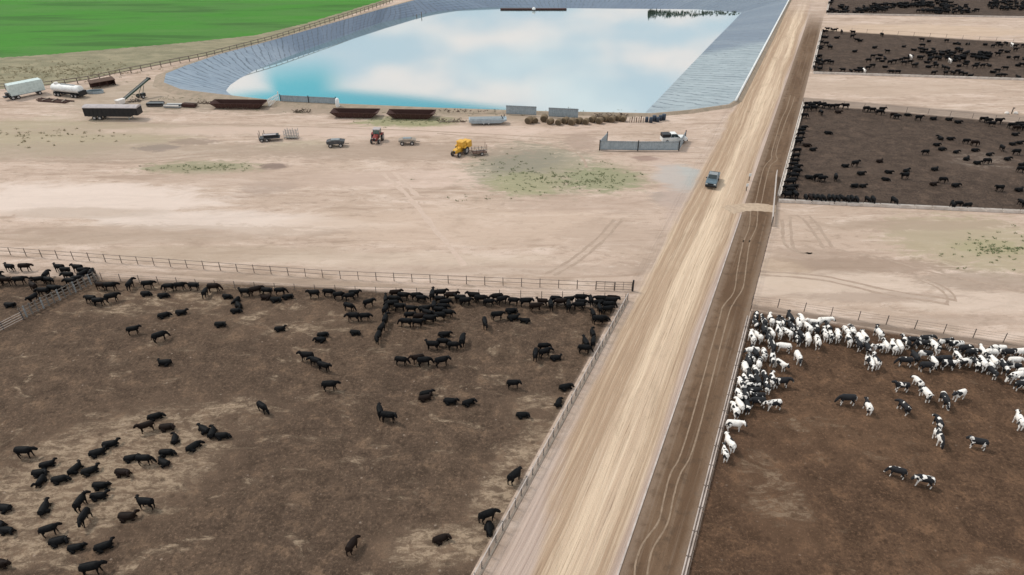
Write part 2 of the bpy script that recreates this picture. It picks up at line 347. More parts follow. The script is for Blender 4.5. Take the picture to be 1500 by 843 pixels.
# ------------------------------------------------------------------ road, kerb and the dark feed lane
def road_material():
    m, t, b = new_mat('packed_road_dirt'); d = t.group(DIRT); p = t.pos()
    q = t.V('SUBTRACT', p, (P0.x, P0.y, 0))
    u = t.V('DOT_PRODUCT', q, tuple(RNOR)); v = t.V('DOT_PRODUCT', q, tuple(RDIR))
    w0 = t.M('MULTIPLY', t.M('SUBTRACT', t.noise(t.comb(t.M('MULTIPLY', u, .08), t.M('MULTIPLY', v, .018)), 1, 3, .5), .5), 2.6)
    u2 = t.M('ADD', u, w0)
    s1 = t.noise(t.comb(t.M('MULTIPLY', u2, .55), t.M('MULTIPLY', v, .012)), 1, 4, .6, .2)
    s2 = t.noise(t.comb(t.M('MULTIPLY', u2, 2.1), t.M('MULTIPLY', v, .022), 3.), 1, 4, .65, .08)
    s3 = t.noise(t.comb(t.M('MULTIPLY', u2, 4.5), t.M('MULTIPLY', v, .06), 7.), 1, 4, .7)
    bl = t.noise(t.comb(t.M('MULTIPLY', u, .35), t.M('MULTIPLY', v, .12), 1.), 1, 5, .65, .4); f = t.noise(p, 5., 4, .7)
    c = t.mix(t.mr(s1, .36, .64), (.46, .335, .24), (.64, .495, .36))
    c = t.mix(t.mr(s2, .55, .68, 0, .6), c, (.35, .245, .17))
    c = t.mix(t.mr(s2, .44, .33, 0, .6), c, (.68, .54, .405))
    c = t.mix(t.mr(s3, .58, .70, 0, .45), c, (.30, .215, .15))
    c = t.mix(t.mr(bl, .52, .72, 0, .5), c, (.36, .27, .19))
    c = t.mix(t.mr(f, .56, .8, 0, .35), c, (.28, .20, .15))
    br = t.M('MAXIMUM', t.M('MULTIPLY', t.mr(u2, 1.0, 2.2), t.mr(u2, 6.2, 4.6)), t.M('MULTIPLY', t.mr(u2, 8.6, 9.8), t.mr(u2, 12.2, 11)))
    c = t.mix(t.M('MULTIPLY', br, t.mr(s2, .36, .60, .45, 1.0)), c, (.36, .25, .17))
    sc = t.noise(t.comb(t.M('MULTIPLY', u2, 7.), t.M('MULTIPLY', v, .10), 11.), 1, 5, .75, .3); c = t.mix(t.mr(sc, .55, .66, 0, .8), c, (.25, .172, .115)); c = t.mix(t.mr(sc, .44, .34, 0, .5), c, (.66, .53, .405))
    # the paler grey-pink silt of both shoulders
    sh = t.M('MAXIMUM', t.mr(t.M('ADD', t.M('SUBTRACT', u2, t.mr(v, 26, -6, 0, 3.4)), t.M('MULTIPLY', t.M('SUBTRACT', bl, .5), 3)), 2.1, .2), t.mr(u2, 10.2, 11.2))
    c2 = t.mix(t.mr(s2, .45, .62), (.47, .37, .325), (.37, .285, .25)); c = t.mix(t.M('MULTIPLY', sh, .75), c, c2)
    k = t.M('MULTIPLY', t.mr(t.M('ADD', u, t.M('MULTIPLY', t.M('SUBTRACT', bl, .5), 2.5)), .2, 2.0), t.mr(v, 330, 250))
    return finish(m, t, b, t.mix(k, d[0], c), t.M('ADD', t.M('MULTIPLY', s2, 1.5), t.M('MULTIPLY', f, .6)), .95, .6, .3)
def road_strip(name, u0, u1, v0, v1, z, mat): return flat(name, [road_pt(u0, v0), road_pt(u1, v0), road_pt(u1, v1), road_pt(u0, v1)], z, mat)
UK = uv_of(at(905, 843))[0]; UR = uv_of(at(1000, 843))[0]
road_strip('road', -.6, UK, -30, 330, .022, road_material())
def alley_material():
    m, t, b = new_mat('damp_lane_soil'); d = t.group(DIRT); p = t.pos(); q = t.V('SUBTRACT', p, (P0.x, P0.y, 0))
    u = t.V('DOT_PRODUCT', q, tuple(RNOR)); v = t.V('DOT_PRODUCT', q, tuple(RDIR))
    n = t.noise(t.comb(t.M('MULTIPLY', u, .5), t.M('MULTIPLY', v, .06)), 1, 5, .6, .4); f = t.noise(p, 3.5, 5, .7); n2 = t.noise(p, .7, 4, .6)
    s2 = t.noise(t.comb(t.M('MULTIPLY', u, 2.4), t.M('MULTIPLY', v, .03), 3.), 1, 3, .6, .2)
    c = t.mix(t.mr(n, .35, .68), (.115, .069, .042), (.168, .108, .069))
    c = t.mix(t.mr(s2, .52, .68, 0, .5), c, (.21, .15, .107))
    c = t.mix(t.mr(n2, .5, .72, 0, .6), c, (.075, .05, .034)); c = t.mix(t.mr(f, .55, .78, 0, .4), c, (.09, .065, .048))
    e = t.M('MAXIMUM', t.mr(t.M('ADD', u, t.M('MULTIPLY', t.M('SUBTRACT', n2, .5), 1.5)), UK+1.3, UK+.2), t.mr(t.M('ADD', u, t.M('MULTIPLY', t.M('SUBTRACT', n2, .5), .8)), UR-.9, UR-.1))
    c = t.mix(t.M('MULTIPLY', e, .7), c, (.235, .17, .125)); c = t.mix(t.mr(v, 240, 300), c, d[0])
    return finish(m, t, b, c, t.M('ADD', n2, f), .93, .6, .25)
road_strip('feed_lane', UK, UR+.1, -30, 330, .020, alley_material())
def pale_soil(name, c0, c1):
    m, t, b = new_mat(name); p = t.pos(); n = t.noise(p, 1.3, 5, .65); f = t.noise(p, 6, 3, .7)
    c = t.mix(t.mr(n, .35, .68), c0, c1); c = t.mix(t.mr(f, .55, .8, 0, .4), c, [k*.6 for k in c0])
    return finish(m, t, b, c, f, .95, .4, .1)
M_RUT = pale_soil('dry_rut_dirt', (.27, .197, .14), (.20, .142, .10)); M_CROSS = pale_soil('crossing_dirt', (.46, .35, .255), (.36, .27, .20))
M_TRK = pale_soil('churned_track_dirt', (.33, .245, .19), (.39, .30, .235))
M_LT = pale_soil('light_track_dirt', (.475, .365, .295), (.52, .40, .33))
def smooth_line(pts, n=6):
    out = []
    for i in range(len(pts)-1):
        p0, p1, p2, p3 = pts[max(i-1, 0)], pts[i], pts[i+1], pts[min(i+2, len(pts)-1)]
        for k in range(n):
            s = k/n; out.append(.5*((2*p1)+(p2-p0)*s+(2*p0-5*p1+4*p2-p3)*s*s+(3*p1-p0-3*p2+p3)*s**3))
    return out + [pts[-1]]
def ribbon(name, pts, w, z, mat, jit=.25):
    L = smooth_line([at(*q) for q in pts]); vs = []; fs = []; rnd = random.Random(len(pts)*7+int(w*100))
    for i, p in enumerate(L):
        d = (L[min(i+1, len(L)-1)]-L[max(i-1, 0)]).normalized(); nn = Vector((-d.y, d.x, 0))
        a = w/2*(1+rnd.uniform(-jit, jit)); c = w/2*(1+rnd.uniform(-jit, jit))
        vs += [Vector((*(p+nn*a).xy, z)), Vector((*(p-nn*c).xy, z))]
        if i: fs.append((2*i-2, 2*i-1, 2*i+1, 2*i))
    o = mesh_obj(name, vs, fs, mat); bm = bmesh.new(); bm.from_mesh(o.data)
    for f in bm.faces:
        if f.normal.z < 0: f.normal_flip()
    bm.to_mesh(o.data); bm.free(); return tag(o, kind='structure')
def Z(ox, oy, s, pts): return [(ox+x/s, oy+y/s) for x, y in pts]
r1 = [(925, 900)] + Z(660, 640, 3.75, [(1010,760),(1020,680),(1060,580),(1140,470),(1175,330),(1210,200),(1290,20)]) + Z(900, 350, 6.8, [(1040,820),(1080,680),(1190,530),(1220,340),(1250,180),(1285,20)]) + Z(940, 220, 6.246, [(930,840),(985,700),(1000,540),(1040,480),(1075,330),(1120,160),(1185,80),(1190,20)]) + [(1140, 190), (1146, 172), (1152, 160), (1158, 140)]
r2 = [(944, 900)] + Z(660, 640, 3.75, [(1080,760),(1110,620),(1190,480),(1225,330),(1260,210),(1350,10)]) + Z(900, 350, 6.8, [(1120,820),(1190,640),(1280,490),(1310,300),(1330,150),(1350,20)]) + Z(940, 220, 6.246, [(985,840),(1050,700),(1065,540),(1095,480),(1130,310),(1175,150),(1238,90),(1230,20)]) + [(1146, 192), (1153, 172), (1159, 158), (1164, 142)]
ribbon('wheel_rut', r1, .17, .032, M_RUT); ribbon('wheel_rut', r2, .17, .032, M_RUT)
ribbon('crossing', [(1066, 309), (1085, 305), (1110, 304), (1137, 307)], 3.2, .036, M_CROSS, .12)
for pts in ([(1146,322),(1147,350),(1153,362),(1172,371),(1195,371),(1212,369)], [(1158,318),(1160,355),(1170,368),(1190,372)],
            [(1167,315),(1180,325),(1195,345),(1206,364)], [(1185,316),(1198,330),(1210,348),(1219,363)]):
    ribbon('wheel_track', pts, .55, .012, M_TRK, .5)
for pts in ([(800,402),(840,378),(872,352),(900,322)], [(812,404),(852,380),(885,352),(912,322)], [(958,400),(972,360),(990,325),(1003,290)], [(1110,398),(1200,404),(1300,425),(1400,440)], [(1112,403),(1200,410),(1295,431),(1390,446)],
            [(1225,366),(1290,378),(1360,398),(1500,428)], [(60,236),(200,238),(330,228),(470,226),(640,236)], [(60,231),(200,233),(330,224),(470,222)], [(250,182),(450,186),(700,196),(860,206)], [(640,196),(760,206),(840,222),(860,246)]):
    ribbon('wheel_track', pts, .5, .010, M_TRK, .6)
for pts in ([(1345,410),(1370,420),(1385,432),(1388,444)], [(1358,410),(1378,418),(1395,430),(1400,442)], [(560,255),(600,290),(640,340),(680,390)], [(575,252),(612,288)]):
    ribbon('wheel_track', pts, (1.0 if pts[0][0] < 700 else .35), .012, M_LT if pts[0][0] < 700 else M_TRK, .5)
# concrete kerb between road and feed lane
m, t, b = new_mat('weathered_concrete'); p = t.pos(); n = t.noise(p, .9, 6, .7); n2 = t.noise(p, .13, 3)
c = t.mix(t.mr(n, .35, .7), (.50, .43, .39), (.36, .30, .265)); c = t.mix(t.mr(n2, .5, .7, 0, .5), c, (.30, .24, .20)); M_CONC = finish(m, t, b, c, n, .9, .3, .05)
m, t, b = new_mat('pale_concrete'); p = t.pos(); n = t.noise(p, .8, 6, .7)
c = t.mix(t.mr(n, .35, .72), (.66, .60, .55), (.46, .40, .35)); M_PALE = finish(m, t, b, c, n, .9, .3, .05)
vk = uv_of(at(1083, 312))[1]
def kerb(v0, v1, name='kerb'):
    k = MB(); v = v0
    while v < v1 - 1:
        L = min(6.0, v1-v); c = road_pt(UK-.02, v+L/2, .0)
        k.box((c.x, c.y, .06), (L-.03, .16, .12), math.atan2(RDIR.y, RDIR.x)); v += L
    return tag(k.build(name, M_CONC), kind='structure')
kerb(-30, vk)

# ------------------------------------------------------------------ green field, verge, pond
def field_material():
    m, t, b = new_mat('young_crop'); p = t.pos(); n = t.noise(t.V('MULTIPLY', p, (.3, 1, 1)), .05, 5, .6, .6); f = t.noise(t.V('MULTIPLY', p, (.5, 1, 1)), .8, 5, .7); n2 = t.noise(t.V('MULTIPLY', p, (.15, 1, 1)), .12, 4, .6, .4)
    c = t.mix(t.mr(n, .35, .68), (.055, .20, .026), (.072, .175, .042)); c = t.mix(t.mr(n2, .50, .66, 0, .7), c, (.042, .105, .026)); c = t.mix(t.mr(n2, .44, .34, 0, .5), c, (.085, .20, .045)); c = t.mix(t.mr(f, .5, .75, 0, .4), c, (.035, .115, .02))
    return finish(m, t, b, c, f, .9, .4, .3)
FE = [(-900, 140), (0, 85), (75, 80), (175, 71), (250, 65), (375, 52), (450, 34), (560, 1), (640, -40)]
def ragged(pts, step, amp, seed):
    rnd = random.Random(seed); out = []
    for i in range(len(pts)-1):
        a, b_ = pts[i], pts[i+1]; L = (b_-a).length; n = max(1, min(160, int(L/step))); nn = Vector((-(b_-a).y, (b_-a).x, 0)).normalized()
        out += [a.lerp(b_, k/n)+nn*rnd.uniform(-amp, amp) for k in range(n)]
    return out + [pts[-1]]
flat('field', ragged([at(*q) for q in FE], .8, .45, 4) + [Vector((-300, 2600, 0)), Vector((-3000, 2600, 0))], .014, field_material())
m, t, b = new_mat('dry_verge_grass'); p = t.pos(); d = t.group(DIRT); n = t.noise(t.V('MULTIPLY', p, (.4, 1, 1)), .25, 6, .7, .5); f = t.noise(p, 1.5, 5, .75)
c = t.mix(t.mr(n, .35, .66), (.31, .27, .18), (.20, .185, .12)); c = t.mix(t.mr(f, .5, .72, 0, .6), c, (.15, .135, .085)); c = t.mix(t.mr(n, .58, .75, 0, .6), c, (.40, .33, .24))
finish(m, t, b, c, f, .95, .8, .4); M_VERGE = m
flat('verge', [at(*q) for q in [(-900, 136), (0, 82), (75, 77), (175, 68), (250, 62), (375, 49), (450, 32), (560, -2), (636, -41), (650, -38), (573, 2), (485, 32), (405, 57), (305, 82), (205, 101), (90, 124), (0, 131), (-900, 200)]], .008, M_VERGE)

def pond():
    n = len(PAIRS); L = [0.0]
    for i in range(n): L.append(L[-1]+(RIM[(i+1) % n]-RIM[i]).length)
    K = 6; vs = []; fs = []; uvs = []
    for i in range(n+1):
        a, w = RIM[i % n], WAT[i % n]
        for k in range(K+1):
            s = k/K; p = a.lerp(w, s); p.z = ZR + (ZW-ZR)*s
            vs.append(p); uvs.append((L[i], s*(a-w).length))
    for i in range(n):
        for k in range(K): q = i*(K+1)+k; fs.append((q, q+1, q+K+2, q+K+1))
    m, t, b = new_mat('pond_liner_sheet'); uv = t.N.new('ShaderNodeUVMap').outputs[0]; x, y, _ = t.sep(uv); p = t.pos()
    wob = t.M('MULTIPLY', t.M('SUBTRACT', t.noise(t.V('MULTIPLY', uv, (1, .6, 1)), .22, 4, .6), .5), 3.5)
    xs = t.M('ADD', t.M('ADD', x, wob), t.M('MULTIPLY', y, .45))
    saw = t.M('FRACT', t.M('DIVIDE', xs, 2.7)); ln = t.M('MULTIPLY', t.mr(saw, .26, .05), t.mr(t.noise(uv, .3, 4, .6), .36, .50))
    saw2 = t.M('FRACT', t.M('DIVIDE', xs, 7.0)); ln2 = t.M('MULTIPLY', t.mr(saw2, .05, .01), t.mr(t.noise(uv, .12, 3), .40, .58))
    nn = t.noise(t.comb(x, t.M('MULTIPLY', y, .25)), .6, 5, .65, .6); pan = t.N.new('ShaderNodeTexWhiteNoise'); pan.noise_dimensions = '1D'
    t.put(pan.inputs['W'], t.M('FLOOR', t.M('DIVIDE', xs, 7.0)))
    wx, wy, _z = t.sep(p)
    side = t.mr(t.M('SUBTRACT', wx, t.M('MULTIPLY', t.M('SUBTRACT', wy, 100), .30)), -6, 20)        # banks' differing sky light put in the colour: darker left, paler by the road
    c = t.mix(t.mr(nn, .3, .7), t.mix(side, (.26, .305, .36), (.31, .36, .38)), t.mix(side, (.195, .235, .29), (.22, .265, .285)))
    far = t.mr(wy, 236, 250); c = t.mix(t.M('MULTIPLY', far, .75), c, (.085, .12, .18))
    c = t.mix(t.M('MULTIPLY', pan.outputs[0], .12), c, t.mix(side, (.29, .34, .41), (.44, .48, .49)))
    c = t.mix(t.M('MULTIPLY', ln, .85), c, (.085, .105, .13)); c = t.mix(t.M('MULTIPLY', ln2, .8), c, (.07, .088, .11))
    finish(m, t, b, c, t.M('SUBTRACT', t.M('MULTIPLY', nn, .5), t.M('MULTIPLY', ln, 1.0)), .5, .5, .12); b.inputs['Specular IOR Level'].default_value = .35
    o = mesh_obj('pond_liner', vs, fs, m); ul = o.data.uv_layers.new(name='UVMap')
    for lp in o.data.loops: ul.data[lp.index].uv = uvs[lp.vertex_index]
    bm = bmesh.new(); bm.from_mesh(o.data); 
    for f in bm.faces:
        if f.normal.z < 0: f.normal_flip()
    bm.to_mesh(o.data); bm.free(); tag(o, kind='structure')
    # earth bank around the rim
    cen = sum(RIM, Vector())/n; vs = []; fs = []
    for i in range(n):
        a = RIM[i]; dd = (RIM[(i+1) % n]-RIM[i-1]); nn_ = Vector((dd.y, -dd.x, 0)).normalized()
        if (a-cen).dot(nn_) < 0: nn_ = -nn_
        wb = 3.2 if a.y < 145 or a.x < 0 else 1.4; vs += [a, a+nn_*.5+Vector((0, 0, .02)), a+nn_*wb+Vector((0, 0, -ZR-.03))]
    for i in range(n):
        j = (i+1) % n
        for k in range(2): fs.append((3*i+k, 3*i+k+1, 3*j+k+1, 3*j+k))
    o = mesh_obj('pond_bank', vs, fs, None); bm = bmesh.new(); bm.from_mesh(o.data)
    for f in bm.faces:
        if f.normal.z < 0: f.normal_flip()
    bm.to_mesh(o.data); bm.free(); tag(o, kind='structure')
    m, t, b = new_mat('bank_soil'); p = t.pos(); q = t.noise(p, .5, 6, .7, .4); f = t.noise(p, 2.5, 4, .7); wx = t.sep(p)[0]
    c = t.mix(t.mr(q, .35, .68), (.27, .22, .165), (.36, .28, .215)); c = t.mix(t.mr(f, .5, .75, 0, .5), c, (.16, .14, .09)); finish(m, t, b, c, f, .95, .6, .2); o.data.materials.append(m)
    # water
    m, t, b = new_mat('pond_water'); N = m.node_tree.nodes
    gl = N.new('ShaderNodeBsdfGlossy'); gl.inputs['Roughness'].default_value = .04; gl.inputs['Color'].default_value = (.745, .765, .765, 1)
    b.inputs['Base Color'].default_value = (.22, .34, .36, 1); b.inputs['Roughness'].default_value = .3
    rp = t.noise(t.V('MULTIPLY', t.pos(), (.6, 1, 1)), 1.2, 3, .5); nb = t.bump(rp, .02, .05); t.put(gl.inputs['Normal'], nb)
    mx = N.new('ShaderNodeMixShader'); mx.inputs[0].default_value = .8
    t.L.new(b.outputs[0], mx.inputs[1]); t.L.new(gl.outputs[0], mx.inputs[2]); t.L.new(mx.outputs[0], N['Material Output'].inputs[0])
    tag(flat('pond_water', WAT, ZW+.004, m), kind='structure')
pond()

# ------------------------------------------------------------------ object materials
def paint(name, col, rough=.6, metal=0.0, dirt=.45, dcol=(.30, .235, .18), sc=1.6):
    m, t, b = new_mat(name); p = t.N.new('ShaderNodeTexCoord').outputs['Object']; n = t.noise(p, sc, 5, .65, .4); f = t.noise(p, sc*6, 3, .6)
    c = t.mix(t.mr(n, .30, .72), [k*.82 for k in col], [min(1, k*1.12) for k in col]); c = t.mix(t.mr(n, .52, .75, 0, dirt), c, dcol)
    c = t.mix(t.mr(f, .55, .8, 0, dirt*.5), c, [k*.5 for k in dcol])
    t.put(b.inputs['Base Color'], c); b.inputs['Roughness'].default_value = rough; b.inputs['Metallic'].default_value = metal; b.inputs['Specular IOR Level'].default_value = .35
    return m
K = dict(
 rail=paint('weathered_pipe', (.20, .165, .14), .7, .2), cable=paint('fence_cable', (.22, .18, .155), .7, .2), post=paint('old_post', (.15, .12, .10), .9), palerail=paint('bleached_pipe', (.50, .44, .40), .6, .1, .3),
 black=paint('black_paint', (.012, .013, .016), .45, 0, .04), blacktrim=paint('black_trim', (.018, .018, .02), .7, 0, .08), tarp=paint('grey_tarp', (.40, .36, .36), .8, 0, .3),
 mint=paint('pale_green_white_paint', (.52, .60, .58), .5, 0, .2), white=paint('white_paint', (.74, .74, .72), .5, 0, .2), dirtywhite=paint('dirty_white_paint', (.70, .66, .62), .6, 0, .35),
 rust=paint('rusty_maroon_steel', (.060, .027, .022), .85, .1, .35, (.085, .052, .038)), rustbrown=paint('rusty_brown_steel', (.095, .055, .04), .85, .1, .4, (.15, .10, .07)), green=paint('dark_green_paint', (.03, .065, .05), .6, 0, .3),
 panel=paint('blue_grey_sheet', (.33, .39, .43), .5, .25, .25), steel=paint('grey_steel', (.28, .30, .31), .55, .4, .35), dsteel=paint('dark_steel', (.075, .075, .08), .6, .3, .4), tyre=paint('tyre_rubber', (.025, .025, .026), .85, 0, .35),
 slat=paint('grey_slat', (.17, .155, .14), .7, .2, .4), rim=paint('wheel_rim', (.45, .43, .42), .5, .4, .3), red=paint('faded_red_paint', (.22, .035, .03), .5, 0, .3), yellow=paint('yellow_paint', (.66, .36, .045), .5, 0, .25), blue=paint('slate_blue_paint', (.10, .145, .175), .35, .2, .15),
 glass=paint('dark_glass', (.03, .045, .05), .12, 0, .05), greenglass=paint('greenish_glass', (.10, .16, .14), .15, 0, .1), hay=paint('weathered_hay', (.165, .118, .072), .95, 0, .5, (.09, .065, .042), 2.5), hayend=paint('bale_end_hay', (.10, .073, .046), .95, 0, .5, (.055, .065, .045), 4),
 wood=paint('grey_wood', (.30, .25, .205), .9, 0, .4), brush=paint('dead_brush', (.10, .075, .055), .95), drum=paint('dark_blue_drum', (.035, .05, .075), .5, 0, .2), weed=paint('weed_leaf', (.17, .20, .095), .9, 0, .6, (.31, .27, .17)), reed=paint('reed_leaf', (.06, .085, .06), .9, 0, .3, (.12, .11, .07)), stone=paint('pale_block', (.62, .57, .52), .9, 0, .2), lamp=paint('lamp_lens', (.6, .6, .58), .2, 0, .05))

# ------------------------------------------------------------------ fences
def line_fence(name, label, pts, h, spacing, rails, pr=.06, rr=.03, pm='post', rm='rail', group=None, cat='fence', extra=None, z0=0):
    """posts and rails along a ground line; each post and each rail a part"""
    P = [at(*q) if not isinstance(q, Vector) else q for q in pts]
    root = thing(name, label, cat, P[0], 0, group); o0 = P[0]
    seg = [(P[i+1]-P[i]).length for i in range(len(P)-1)]; tot = sum(seg); n = max(2, round(tot/spacing)+1)
    def along(s):
        for i, l in enumerate(seg):
            if s <= l or i == len(seg)-1: return P[i].lerp(P[i+1], s/l)
            s -= l
    rnd = random.Random(len(label))
    for i in range(n):
        q = along(tot*i/(n-1))-o0; hh = h*(1+rnd.uniform(-.03, .06))
        MB().tube([(q.x, q.y, -.1), (q.x+rnd.uniform(-.03, .03), q.y, hh)], pr*(1.0+rnd.uniform(-.1, .15)), 6).build('post', K[pm], root)
    for r in rails:
        L = []
        for i in range(n):
            q = along(tot*i/(n-1))-o0; L.append((q.x, q.y-pr-.01, h*r+rnd.uniform(-.02, .02)))
        MB().tube(L, rr, 5).build('rail', K[rm], root)
    return root
line_fence('rail_fence', 'long rail fence with dark posts between the bare yard and the left black cattle pen', [(-160, 360), (0, 373), (480, 408), (900, 426)], 1.45, 2.75, (.97, .5), .06, .04)
line_fence('cable_fence', 'thin post and cable fence just behind the row of black cattle', [(150, 411), (340, 424), (560, 432), (916, 442)], 1.35, 3.0, (.95, .65, .35), .05, .018, 'post', 'cable')
g = thing('gate', 'brown pipe gate closing the lane at the right end of the rail fence', 'gate', at(872, 425)); q = at(926, 427)-at(872, 425)
f = MB()
for z in (.25, .7, 1.1, 1.5): f.tube([(0, 0, z), (q.x, q.y, z)], .035, 6)
for s in (0.02, .25, .5, .75, .98): f.tube([(q.x*s, q.y*s, .1), (q.x*s, q.y*s, 1.55)], .035, 6)
f.build('frame', K['rail'], g); MB().tube([(q.x*1.01, q.y*1.01, -.1), (q.x*1.01, q.y*1.01, 1.9)], .13, 8).build('post', K['black'], g)
line_fence('pipe_fence', 'long pale pipe fence between the dirt road and the left black cattle pen', [(919, 441), (672, 897)], 1.35, 1.5, (.99,), .055, .055, 'dsteel', 'palerail')
pf = bpy.data.objects['pipe_fence']; a0, a1 = at(919, 441), at(672, 897)
for z, r in ((.25, .022), (.52, .022), (.78, .022), (1.05, .022)):
    d = a1-a0; MB().tube([(0.05, 0, z), (d.x+.05, d.y, z)], r, 5).build('cable', K['rail'], pf)
d = a1-a0; ang = math.atan2(d.y, d.x); c = d/2; nn = Vector((-d.y, d.x, 0)).normalized()
MB().box((c.x+nn.x*.12, c.y+nn.y*.12, .09), (d.length, .14, .16), ang).build('base_board', K['wood'], pf)
line_fence('wire_fence', 'post and wire fence between the right dirt lot and the spotted cows', [(1101, 446), (1132, 450), (1473, 503), (1560, 517)], 1.5, 3.45, (.95, .7, .45), .06, .014, 'post', 'cable')
line_fence('berm_fence', 'ladder-like rail fence along the track on the pond\'s left bank beside the green field', [(-60, 134), (60, 130), (125, 122), (170, 112), (300, 86), (400, 60), (480, 35), (555, 11), (575, 3)], 1.7, 3.0, (.97, .5), .13, .11, 'rail', 'rail')
line_fence('lot_fence', 'low brown cable fence between the feed lane and the right dirt lot', [(1131, 330), (1099, 456)], 1.0, 1.7, (.95, .5), .05, .02, 'rustbrown', 'cable')
# far pen back fences
line_fence('far_fence', 'faint thin fence behind the half-empty black cattle pen nearest on the right', [(1176, 151), (1560, 186)], 1.3, 5.0, (.95,), .05, .02, 'post', 'cable')
line_fence('far_fence', 'faint thin fence behind the middle black cattle pen at upper right', [(1203, 44), (1560, 68)], 1.3, 5.0, (.95,), .05, .02, 'post', 'cable')
# slatted windbreak running into the corner of the pen
A, B = at(36, 468), at(147, 412); w = thing('slatted_fence', 'slanting grey slatted fence in the far left corner of the left pen', 'fence', A, heading(A, B)); L = (B-A).length
for y, nm in ((0, 0), (.9, 1)):
    for k in range(int(L/.8)):
        MB().box((.4+k*.8+.4*nm, y, .78), (.20, .045, 1.35)).build('slat', K['slat'] if k % 3 else K['steel'], w)
    for z in (.3, 1.25): MB().box((L/2, y+.05, z), (L, .05, .09)).build('rail', K['rail'], w)
for x in (0, L*.33, L*.66, L): MB().tube([(x, .45, -.1), (x, .45, 1.75)], .08, 6).build('post', K['post'], w)
A2, B2 = at(-90, 532), at(35, 469); line_fence('pipe_fence', 'four-rail grey pipe fence continuing the slatted fence to the left edge', [A2, B2], 1.35, 2.4, (.95, .7, .45, .2), .06, .035, 'dsteel', 'palerail')

# feed bunks: concrete troughs along the lane
def bunk(label, p, q, group=None, h=.5, w=.55, seg=3.0, mat=None):
    A, B = (p if isinstance(p, Vector) else at(*p)), (q if isinstance(q, Vector) else at(*q)); L = (B-A).length
    o = thing('feed_bunk', label, 'feed trough', A, heading(A, B), group); n = max(1, int(L/seg))
    for i in range(min(n, 95)):
        x0 = i*L/min(n, 95)+.08; x1 = (i+1)*L/min(n, 95)-.08
        m = MB(); prof = [(-w/2, 0), (w/2, 0), (w/2+.06, h), (w/2-.05, h), (w/2-.14, .16), (-w/2+.14, .16), (-w/2+.05, h*1.15), (-w/2-.04, h*1.15)]
        m.loft([[Vector((x, y, z)) for y, z in prof] for x in (x0, x1)]); m.build('trough', mat or M_PALE, o)
    return o
OFF = .25
bunk('pale concrete feed bunk along the lane in front of the spotted cows', road_pt(UR+.1, -12), at(1096, 466), None, .42, .3, 3.0, M_CONC)
bunk('pale concrete bunk along the lane side of the nearest far black cattle pen', at(1141, 288), at(1177, 152))
bunk('pale concrete bunk along the near side of the nearest far black cattle pen', (1140, 296), (1600, 317))
bunk('pale concrete bunk along the lane side of the middle far pen', at(1190, 102), at(1203, 47))
bunk('pale concrete bunk along the near side of the middle far pen', (1191, 108), (1600, 121))
bunk('pale concrete bunk along the near side of the farthest pen', (1211, 21.5), (1600, 28))
bunk('pale concrete bunk along the lane side of the farthest pen', at(1211, 18), at(1222, -30))
line_fence('cable_fence', 'thin cable fence standing over the concrete feed bunk of the spotted cows', [road_pt(UR+.45, -12), at(1099, 466)], 1.15, 3.0, (.95, .7), .045, .014, 'rail', 'cable')
# white pipe along the pond rim by the road
A, B = at(1077, 152), at(1164, -14); w = thing('barrier', 'white low pipe barrier between the pond liner and the dirt road', 'barrier', A, heading(A, B)); L = (B-A).length
MB().tube([(0, 0, .75), (L, 0, .75)], .30, 8).build('pipe', K['white'], w, True)
for k in range(26): MB().tube([(.5+k*(L-1)/25, 0, -.1), (.5+k*(L-1)/25, 0, .5)], .14, 6).build('post', K['dirtywhite'], w)
# open pale gate by the feed lane
A, B = at(1130, 331), at(1136.5, 259); w = thing('gate', 'long pale pipe gate swung open beside the feed lane at the crossing', 'gate', A, heading(A, B)); L = (B-A).length
f = MB()
for z in (.35, .7, 1.05, 1.4): f.tube([(0, 0, z), (L, 0, z)], .07, 6)
for k in range(6): f.tube([(L*k/5, 0, .3), (L*k/5, 0, 1.42)], .06, 6)
f.box((L/2, 0, .9), (L, .10, .5)); f.build('frame', K['palerail'], w)
MB().tube([(-.15, 0, -.1), (-.15, 0, 1.8)], .1, 8).build('hinge_post', K['post'], w)
# lane marker posts
for (x, y, lab) in ((1093, 280, 'short dark post with white reflector left of the feed lane, nearer of two'), (1097, 265, 'short dark post with white reflector left of the feed lane, farther of two')):
    w = thing('marker_post', lab, 'post', at(x, y), 0, 'reflector posts'); MB().tube([(0, 0, -.1), (0, 0, 1.3)], .09, 8).build('post', K['post'], w); MB().box((0, -.12, 1.25), (.45, .1, .55)).build('reflector', K['white'], w)
MB_ = MB().tube([(0, 0, 0), (.1, 0, 1.7)], .1, 8)
o = MB_.build('post', K['post']); o.location = at(1417, 68); tag(o, 'tilted dark post at the back of the middle far pen', 'post')
w = thing('water_hydrant', 'dark standing hydrant post between two white blocks behind the nearest far pen', 'hydrant', at(1481.5, 167))
MB().tube([(0, 0, -.1), (0, 0, 1.6)], .13, 8).box((0, -.2, 1.5), (.3, .4, .2)).build('standpipe', K['post'], w)
for x in (-1.2, 1.0): 
    q = MB(); q.tube([(x, 0, 0), (x, 0, .25), (x, 0, .5)], [.5, .55, .35], 10); q.build('block', K['stone'], w)

# ------------------------------------------------------------------ yard machinery
def wheels(root, spots, r, w, name='wheel', rim=True):
    for x, y in spots:
        o = MB().wheel((x, y, r), r, w).build(name, K['tyre'], root)
        if rim: MB().wheel((x, y, r), r*.55, w+.06, 12).build('rim', K['rim'], o)
def put(name, label, cat, p, q, group=None):
    """thing whose local x runs from ground pixel p to q; returns root and length"""
    A, B = at(*p), at(*q); return thing(name, label, cat, A.lerp(B, .5), heading(A, B), group), (B-A).length
